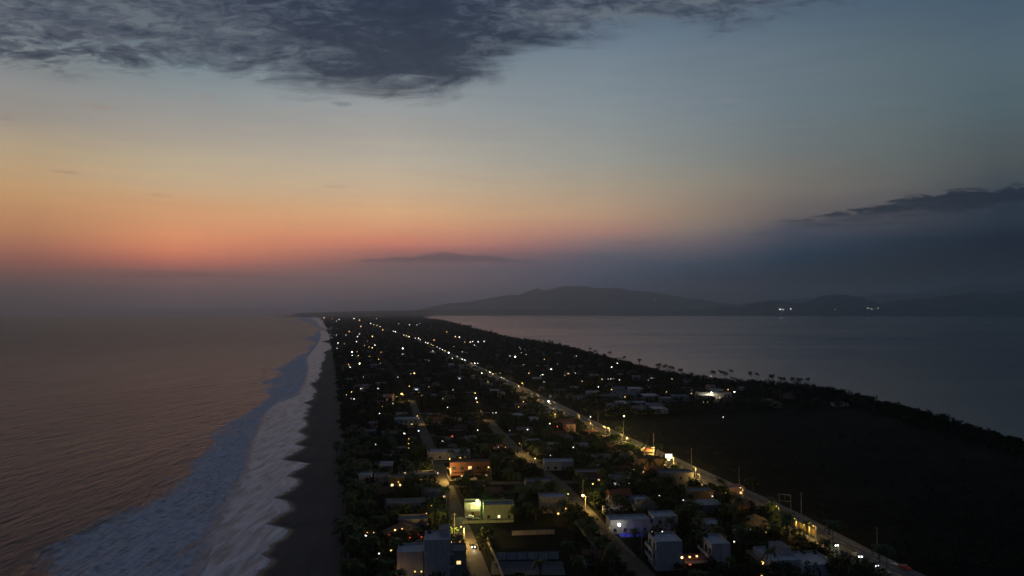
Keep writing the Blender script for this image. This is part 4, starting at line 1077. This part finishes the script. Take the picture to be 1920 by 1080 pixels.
# ------------------------------------------------------------------ cars
def car_at(p, ang, body, label, head=True, tail=False, power=0):
    o = empty('car', (p[0], p[1], .055), ang)          # local +y is forward
    prof = [(-2.1, .35), (-2.15, .75), (-2.0, .95), (-1.5, 1.0), (-1.1, 1.42), (.35, 1.45), (1.0, 1.02), (1.95, .88), (2.15, .65), (2.15, .35)]
    def hull(pr_, hw, top_in=.0):
        mb = MB(); n = len(pr_); vs = []
        for s_ in (-1, 1): vs += [(s_ * (hw - (.18 if z > 1.1 else 0)), y_, z) for y_, z in pr_]
        mb.add(vs, [tuple(range(n)), tuple(range(2 * n - 1, n - 1, -1))] + [(k, (k + 1) % n, n + (k + 1) % n, n + k)[::-1] for k in range(n)]); return mb
    kid(o, hull(prof, .88).build('body', body))
    g = MB()
    for s_ in (-1, 1): g.add([(s_ * .80, -1.0, 1.05), (s_ * .80, .75, 1.05), (s_ * .73, .3, 1.38), (s_ * .73, -.95, 1.36)], [(0, 1, 2, 3)])
    g.box(-.62, .62, .98, .99, .9, .91); g.add([(-.66, .97, 1.07), (.66, .97, 1.07), (.6, .43, 1.44), (-.6, .43, 1.44)], [(0, 1, 2, 3)])
    kid(o, g.build('windows', DARKG))
    for sx in (-.8, .8):
        for sy in (-1.35, 1.35):
            wh = MB(); wh.tube([(sx - .1, sy, .3), (sx + .1, sy, .3)], [.32, .32], 12); wh.f.append(tuple(range(11, -1, -1))); wh.mi.append(0)
            kid(o, wh.build('wheel', TANK))
    for sx in (-.62, .62):
        mb = MB(); mb.sphere((sx, 2.14, .68), .2, 8, 5); kid(o, mb.build('headlight', emis('car headlight', (.9, .95, 1), 14) if head else DARKG))
        mb = MB(); mb.box(sx - .16, sx + .16, -2.2, -2.16, .7, .85); kid(o, mb.build('tail_light', emis('car tail light', (1, .06, .03), 8 if tail else .6)))
    if power:
        ld = bpy.data.lights.new('headlight_beam', 'SPOT'); ld.energy = power; ld.spot_size = R(55); ld.spot_blend = .8; ld.shadow_soft_size = .15; ld.color = (.9, .93, 1)
        lo = bpy.data.objects.new('headlight_beam', ld); col.objects.link(lo); lo.parent = o; lo.location = (0, 2.5, .75); lo.rotation_euler = (R(86), 0, 0)
    tag(o, label, 'car'); OCC.append((p[0], p[1], 2.5)); return o


def hw(y_, off_): return (float(f_hwy(y_)) + off_, y_)


PW = spotted('white car paint', (.5, .5, .5), (.6, .6, .6), 1, .3); PD = spotted('dark car paint', (.03, .03, .035), (.05, .05, .055), 1, .3); PRD = spotted('red car paint', (.3, .03, .02), (.35, .04, .03), 1, .3)
p = at(886, 1026); car_at((p.x, p.y), R(180 + 12), PD, 'dark car with two headlights coming down the beach street', power=900)
p = at(1609, 1044); car_at((p.x - .5, p.y), R(180 + 13), PW, 'white car with blue-white headlights on the highway, farther of the two', power=900)
p = at(1640, 1061); car_at((p.x - .5, p.y), R(180 + 13), PD, 'dark car with blue-white headlights on the highway, nearer of the two', power=1200)
p = at(1696, 1066); car_at((p.x, p.y), R(13), PRD, 'red car with glowing tail lights at the bottom right of the highway', head=False, tail=True, power=500)
p = at(1567, 1023); car_at((p.x - 1, p.y), R(180 + 13), PD, 'small dark car with faint headlights behind the two bright cars', power=200)
p = at(880, 972); car_at((p.x, p.y), R(90), PW, 'white car parked under the lamp by the cream house with railings', head=False)
p = at(893, 977); car_at((p.x, p.y), R(80), PD, 'dark car parked beside the garden wall of the green-lit house', head=False)
p = at(858, 901); car_at((p.x, p.y), R(95), PD, 'dark car parked in front of the restaurant, left one', head=False)
p = at(888, 900); car_at((p.x, p.y), R(88), PW, 'white car parked in front of the restaurant, right one', head=False)

# ------------------------------------------------------------------ trees
def leaf_quad(mb, c, s_, rr):
    a = Vector((rr.gauss(0, 1), rr.gauss(0, 1), rr.gauss(0, .6))).normalized(); b = a.cross(Vector((rr.gauss(0, 1), rr.gauss(0, 1), rr.gauss(0, 1)))).normalized()
    mb.add([c - a * s_, c - b * s_ * .6, c + a * s_, c + b * s_ * .6], [(0, 1, 2, 3)])


def broad_proto(seed, H, Rr, flat=.7, n=330):
    rr = random.Random(seed); o = empty('broadleaf_tree', (0, 0, 0)); t = MB()
    t.tube([(0, 0, -.3), (.1, 0, H * .25), (-.1, .1, H * .5), (0, 0, H * .7)], [.32, .25, .17, .08], 8)
    lobes = []
    for k in range(8):
        a = rr.uniform(0, 6.28); q = rr.uniform(.25, .75) * Rr
        c = Vector((q * math.cos(a), q * math.sin(a), H * rr.uniform(.52, .82))); lobes.append((c, Rr * rr.uniform(.32, .52)))
        t.tube([(0, 0, H * rr.uniform(.28, .45)), tuple(c * .6 + Vector((0, 0, H * .2))), tuple(c)], [.12, .07, .03], 5)
    lobes.append((Vector((0, 0, H * .85)), Rr * .45))
    cr = MB()
    for i in range(n):
        c, r_ = lobes[rr.randrange(len(lobes))]; d = Vector((rr.gauss(0, 1), rr.gauss(0, 1), rr.gauss(0, 1))).normalized() * r_ * rr.uniform(.45, 1.05); d.z *= flat
        leaf_quad(cr, c + d, rr.uniform(.35, .75), rr)
    kid(o, t.build('trunk', BARK)); kid(o, cr.build('crown', LEAF1 if seed % 2 else LEAF2)); return o


def palm_parts(rr, H, lean, nf=17, L_=3.6, leaflets=9):
    t = MB(); top = Vector((lean, lean * .4, H)); pts = [Vector((lean * (k / 6) ** 1.8, lean * .4 * (k / 6) ** 1.8, H * k / 6)) for k in range(7)]; pts[0].z = -.3
    t.tube(pts, [.24, .18, .16, .15, .14, .13, .15], 7)
    cr = MB(); cr.sphere(tuple(top + Vector((0, 0, .1))), .3, 6, 4)
    for k in range(nf):
        a = 6.283 * k / nf * 2.4 + rr.uniform(-.2, .2); up = rr.uniform(-.9, 1.35); d = Vector((math.cos(a), math.sin(a), 0)); side = Vector((-math.sin(a), math.cos(a), 0)); pr_ = None; ln = L_ * rr.uniform(.85, 1.1)
        for j in range(leaflets + 1):
            u_ = j / leaflets; r_ = ln * u_; p = top + d * r_ * (1 - .12 * u_) + Vector((0, 0, up * r_ * .62 - .13 * r_ * r_ - .02 * r_ ** 3 * (1 if up < .4 else .6)))
            if pr_ is not None:
                wv = 1.15 * math.sin(min(1, u_ * 1.1 + .12) * 2.8) + .16
                for s_ in (-1, 1):
                    tip = (p + pr_) / 2 + side * s_ * wv + d * .35 - Vector((0, 0, .38 * wv + .05))
                    cr.add([pr_, p, tip], [(0, 1, 2)])
            pr_ = p
    return t, cr


def palm_proto(seed, H, lean):
    rr = random.Random(seed); o = empty('palm_tree', (0, 0, 0)); t, cr = palm_parts(rr, H, lean); kid(o, t.build('trunk', BARK)); kid(o, cr.build('crown', FROND)); return o


BP = [broad_proto(1, 8, 4.6), broad_proto(2, 7, 4.2), broad_proto(3, 9.5, 5.2), broad_proto(4, 6, 3.6, .85, 260), broad_proto(5, 8.5, 5.6, .5)]
PP = [palm_proto(11, 10, .8), palm_proto(12, 12.5, -1.2), palm_proto(13, 8, .4), palm_proto(14, 14, 1.5), palm_proto(15, 6, -.3)]
used = set()


def plant(protos, i, x, y_, sc_, rz):
    pr_ = protos[i]
    if pr_.name in used: o = copy_tree(pr_)
    else: o = pr_; used.add(pr_.name)
    o.location = (x, y_, -drop(x, y_)); o.scale = (sc_, sc_, sc_); o.rotation_euler.z = rz
    return o


SHORE = [(1031, 638), (1036, 639), (1050, 643), (1057, 647), (1107, 653), (1116, 657), (1143, 660), (1172, 669), (1198, 674), (1234, 683), (1238, 682), (1245, 686), (1249, 684), (1256, 687), (1264, 688), (1273, 693), (1278, 692), (1334, 697), (1337, 696), (1349, 695), (1356, 697), (1361, 698), (1369, 694), (1408, 698), (1417.6, 700), (1443, 704), (1450, 703), (1461, 708), (1470, 708), (1484.5, 708), (1497.5, 710), (1503, 711), (1515, 710)]
tr = random.Random(5)
for i, (px, py) in enumerate(SHORE):
    k = tr.choice([0, 1, 3]); Hh = [10, 12.5, 0, 14][k]; s_ = 1.3 if px > 1200 else 1.55
    p = at(px, py, Hh * s_)
    lim = float(f_lag(p.y)) - 6
    o = plant(PP, k, p.x, p.y, s_, tr.uniform(0, 6.28)); o.scale = (s_ * .95, s_ * .95, s_); OCC.append((p.x, p.y, 2))
    tag(o, '%s palm silhouetted on the lagoon shore, counting from the left end' % ORD[i + 1], 'palm tree', 'palms on the lagoon shore')
LANDP = [(828, 975, 2, 'tall palm spreading over the beach street behind the lit stretch'), (836, 1000, 4, 'short palm right beside the beach street below the tall street palm'), (1116, 1010, 2, 'dark palm standing left of the middle street by the court field'), (1066, 1030, 4, 'low palm at the right end of the white court wall'), (668, 1050, 1, 'large beach palm nearest the bottom of the picture'), (690, 1062, 3, 'tall palm just right of the nearest beach palm')]
for px, py, k, lb in LANDP:
    p = at(px, py + 14); o = plant(PP, k, p.x, p.y, 1.0, tr.uniform(0, 6.28)); tag(o, lb, 'palm tree', 'garden palms'); OCC.append((p.x, p.y, 2))


def field(x, y_):
    h_ = float(f_hwy(y_)); return x > h_ and y_ < 640 + (x - 70) * .28 and x < float(f_lag(y_)) - 45


ZONES = []
nb = npalm = 0; tries = 0; cand = []
while tries < 60000 and (nb < 290 or npalm < 255):
    tries += 1
    y_ = 245 * (520 / 245) ** (tr.random() ** .9); xa = float(f_veg(y_)) + float(VEGJ(y_)) - 3.5; xb = float(f_hwy(y_)) + 22
    x = tr.uniform(xa, xb); edge_ = x - xa
    if on_road(x, y_, 2.2): continue
    if x > float(f_hwy(y_)) + 13 or (x > float(f_hwy(y_)) and tr.random() < .8): continue
    px = 960 + x / y_ * F
    if px > 1760 or px < 560: continue
    
    palm = tr.random() < (.85 if edge_ < 16 else .33)
    if not free(x, y_, 2.0 if palm else 2.6, .85): continue
    if palm:
        if npalm >= 255: continue
        o = plant(PP, tr.randrange(5), x, y_, tr.uniform(.8, 1.15), tr.uniform(0, 6.28)); npalm += 1
        reg = 'along the beach edge' if edge_ < 16 else ('between the beach and the beach street' if x < float(f_sta(y_)) else ('between the beach street and the middle street' if x < float(f_stb(y_)) else 'between the middle street and the highway'))
        tag(o, 'dark palm tree %s, %s' % (reg, 'near the picture bottom' if y_ < 340 else 'beyond the court'), 'palm tree', 'palms ' + reg)
        OCC.append((x, y_, 1.9))
    else:
        if nb >= 290: continue
        k = tr.randrange(5); o = plant(BP, k, x, y_, tr.uniform(.5, 1.15), tr.uniform(0, 6.28)); nb += 1
        reg = 'between the beach and the beach street' if x < float(f_sta(y_)) else ('between the beach street and the middle street' if x < float(f_stb(y_)) else ('between the middle street and the highway' if x < float(f_hwy(y_)) else 'on the field side of the highway'))
        tag(o, 'dark round-crowned tree %s, %s' % (reg, 'near the picture bottom' if y_ < 340 else 'beyond the court'), 'tree', 'broadleaf trees ' + reg)
        OCC.append((x, y_, 2.7))


# the canopy beyond: nobody could count it
def canopy(name, n, yr_, size, quads, qs, seed, zone, m_, pal=0.0, label=None):
    rs_ = np.random.RandomState(seed); mb_v = []; cnt = 0; rr = random.Random(seed)
    while cnt < n:
        y_ = yr_[0] * (yr_[1] / yr_[0]) ** rr.random(); xa, xb = zone(y_)
        if xb <= xa: cnt += 1; continue
        x = rr.uniform(xa, xb)
        if (y_ < 1700 and on_road(x, y_, 1.5)) or (field(x, y_) and name != 'field_scrub'): cnt += .3; continue
        if y_ < 1900 and not free(x, y_, 1.2, .8): cnt += .3; continue
        cnt += 1
        s_ = size * rr.uniform(.6, 1.2); H = s_ * rr.uniform(1.3, 2.0)
        c = rs_.normal(0, 1, (quads, 3)); c /= np.linalg.norm(c, axis=1)[:, None]; c *= rs_.uniform(.4, 1.0, (quads, 1)) * s_; c[:, 2] = c[:, 2] * .55 + H * .68
        c[:, 2] = np.maximum(c[:, 2], .3)
        a = rs_.normal(0, 1, (quads, 3)); a[:, 2] *= .5; a /= np.linalg.norm(a, axis=1)[:, None]; b = np.cross(a, rs_.normal(0, 1, (quads, 3))); b /= np.linalg.norm(b, axis=1)[:, None]
        q = qs * rs_.uniform(.6, 1.3, (quads, 1)); c += np.array([x, y_, -drop(x, y_)])
        mb_v.append(np.stack([c - a * q, c - b * q * .7, c + a * q, c + b * q * .7], 1).reshape(-1, 3))
        mb_v.append(np.array([[x - .15, y_, 0], [x + .15, y_, 0], [x + .1, y_, H * .6], [x - .1, y_, H * .6]]) - [0, 0, drop(x, y_)])
    V = np.concatenate(mb_v).astype('f'); nq = len(V) // 4
    me = bpy.data.meshes.new(name); me.vertices.add(len(V)); me.vertices.foreach_set('co', V.reshape(-1)); me.loops.add(len(V)); me.loops.foreach_set('vertex_index', np.arange(len(V), dtype='i'))
    me.polygons.add(nq); me.polygons.foreach_set('loop_start', np.arange(0, len(V), 4, dtype='i')); me.polygons.foreach_set('loop_total', np.full(nq, 4, dtype='i')); me.materials.append(m_); me.update(calc_edges=True)
    o = bpy.data.objects.new(name, me); col.objects.link(o); tag(o, label, 'trees', kind='stuff'); return o


def z_town(y_): return float(f_veg(y_)), float(f_hwy(y_)) + (10 if y_ < 620 else 0)


def z_right(y_): return float(f_hwy(y_)) + 10, float(f_lag(y_)) - 4


def z_shore(y_): return float(f_lag(y_)) - 42, float(f_lag(y_)) + 1


LEAFW = spotted('massed foliage', (.012, .02, .009), (.035, .05, .022), .12, .7, wp=True, **{'Specular IOR Level': .12})
canopy('town_canopy', 3400, (262, 1250), 3.6, 46, .75, 1, z_town, LEAFW, label='dark mass of garden trees filling the town between the lights')
canopy('lagoon_side_canopy', 2600, (600, 1400), 4.0, 40, .85, 2, z_right, LEAFW, label='dark mass of trees between the highway and the lagoon')
canopy('shore_scrub', 2600, (430, 2600), 2.2, 40, .6, 3, z_shore, LEAFW, label='dark scrub along the lagoon shore')
canopy('field_scrub', 900, (270, 800), 1.1, 16, .5, 6, lambda y_: (float(f_hwy(y_)) + 14, float(f_lag(y_)) - 30), LEAFW, label='low rough scrub dotted over the dark field')
canopy('far_town_canopy', 3800, (1250, 4200), 5.2, 26, 1.9, 4, lambda y_: (float(f_veg(y_)), float(f_lag(y_)) - 4), LEAFW, label='dark trees of the far town')
canopy('distant_canopy', 4200, (4000, 13500), 9, 20, 4.5, 5, lambda y_: (float(f_veg(y_)), float(f_lag(y_))), LEAFW, label='distant woodland toward the end of the spit')
write_labels()
print('lamps with light', NL_[0], 'houses', nh, 'palms', npalm, 'trees', nb)
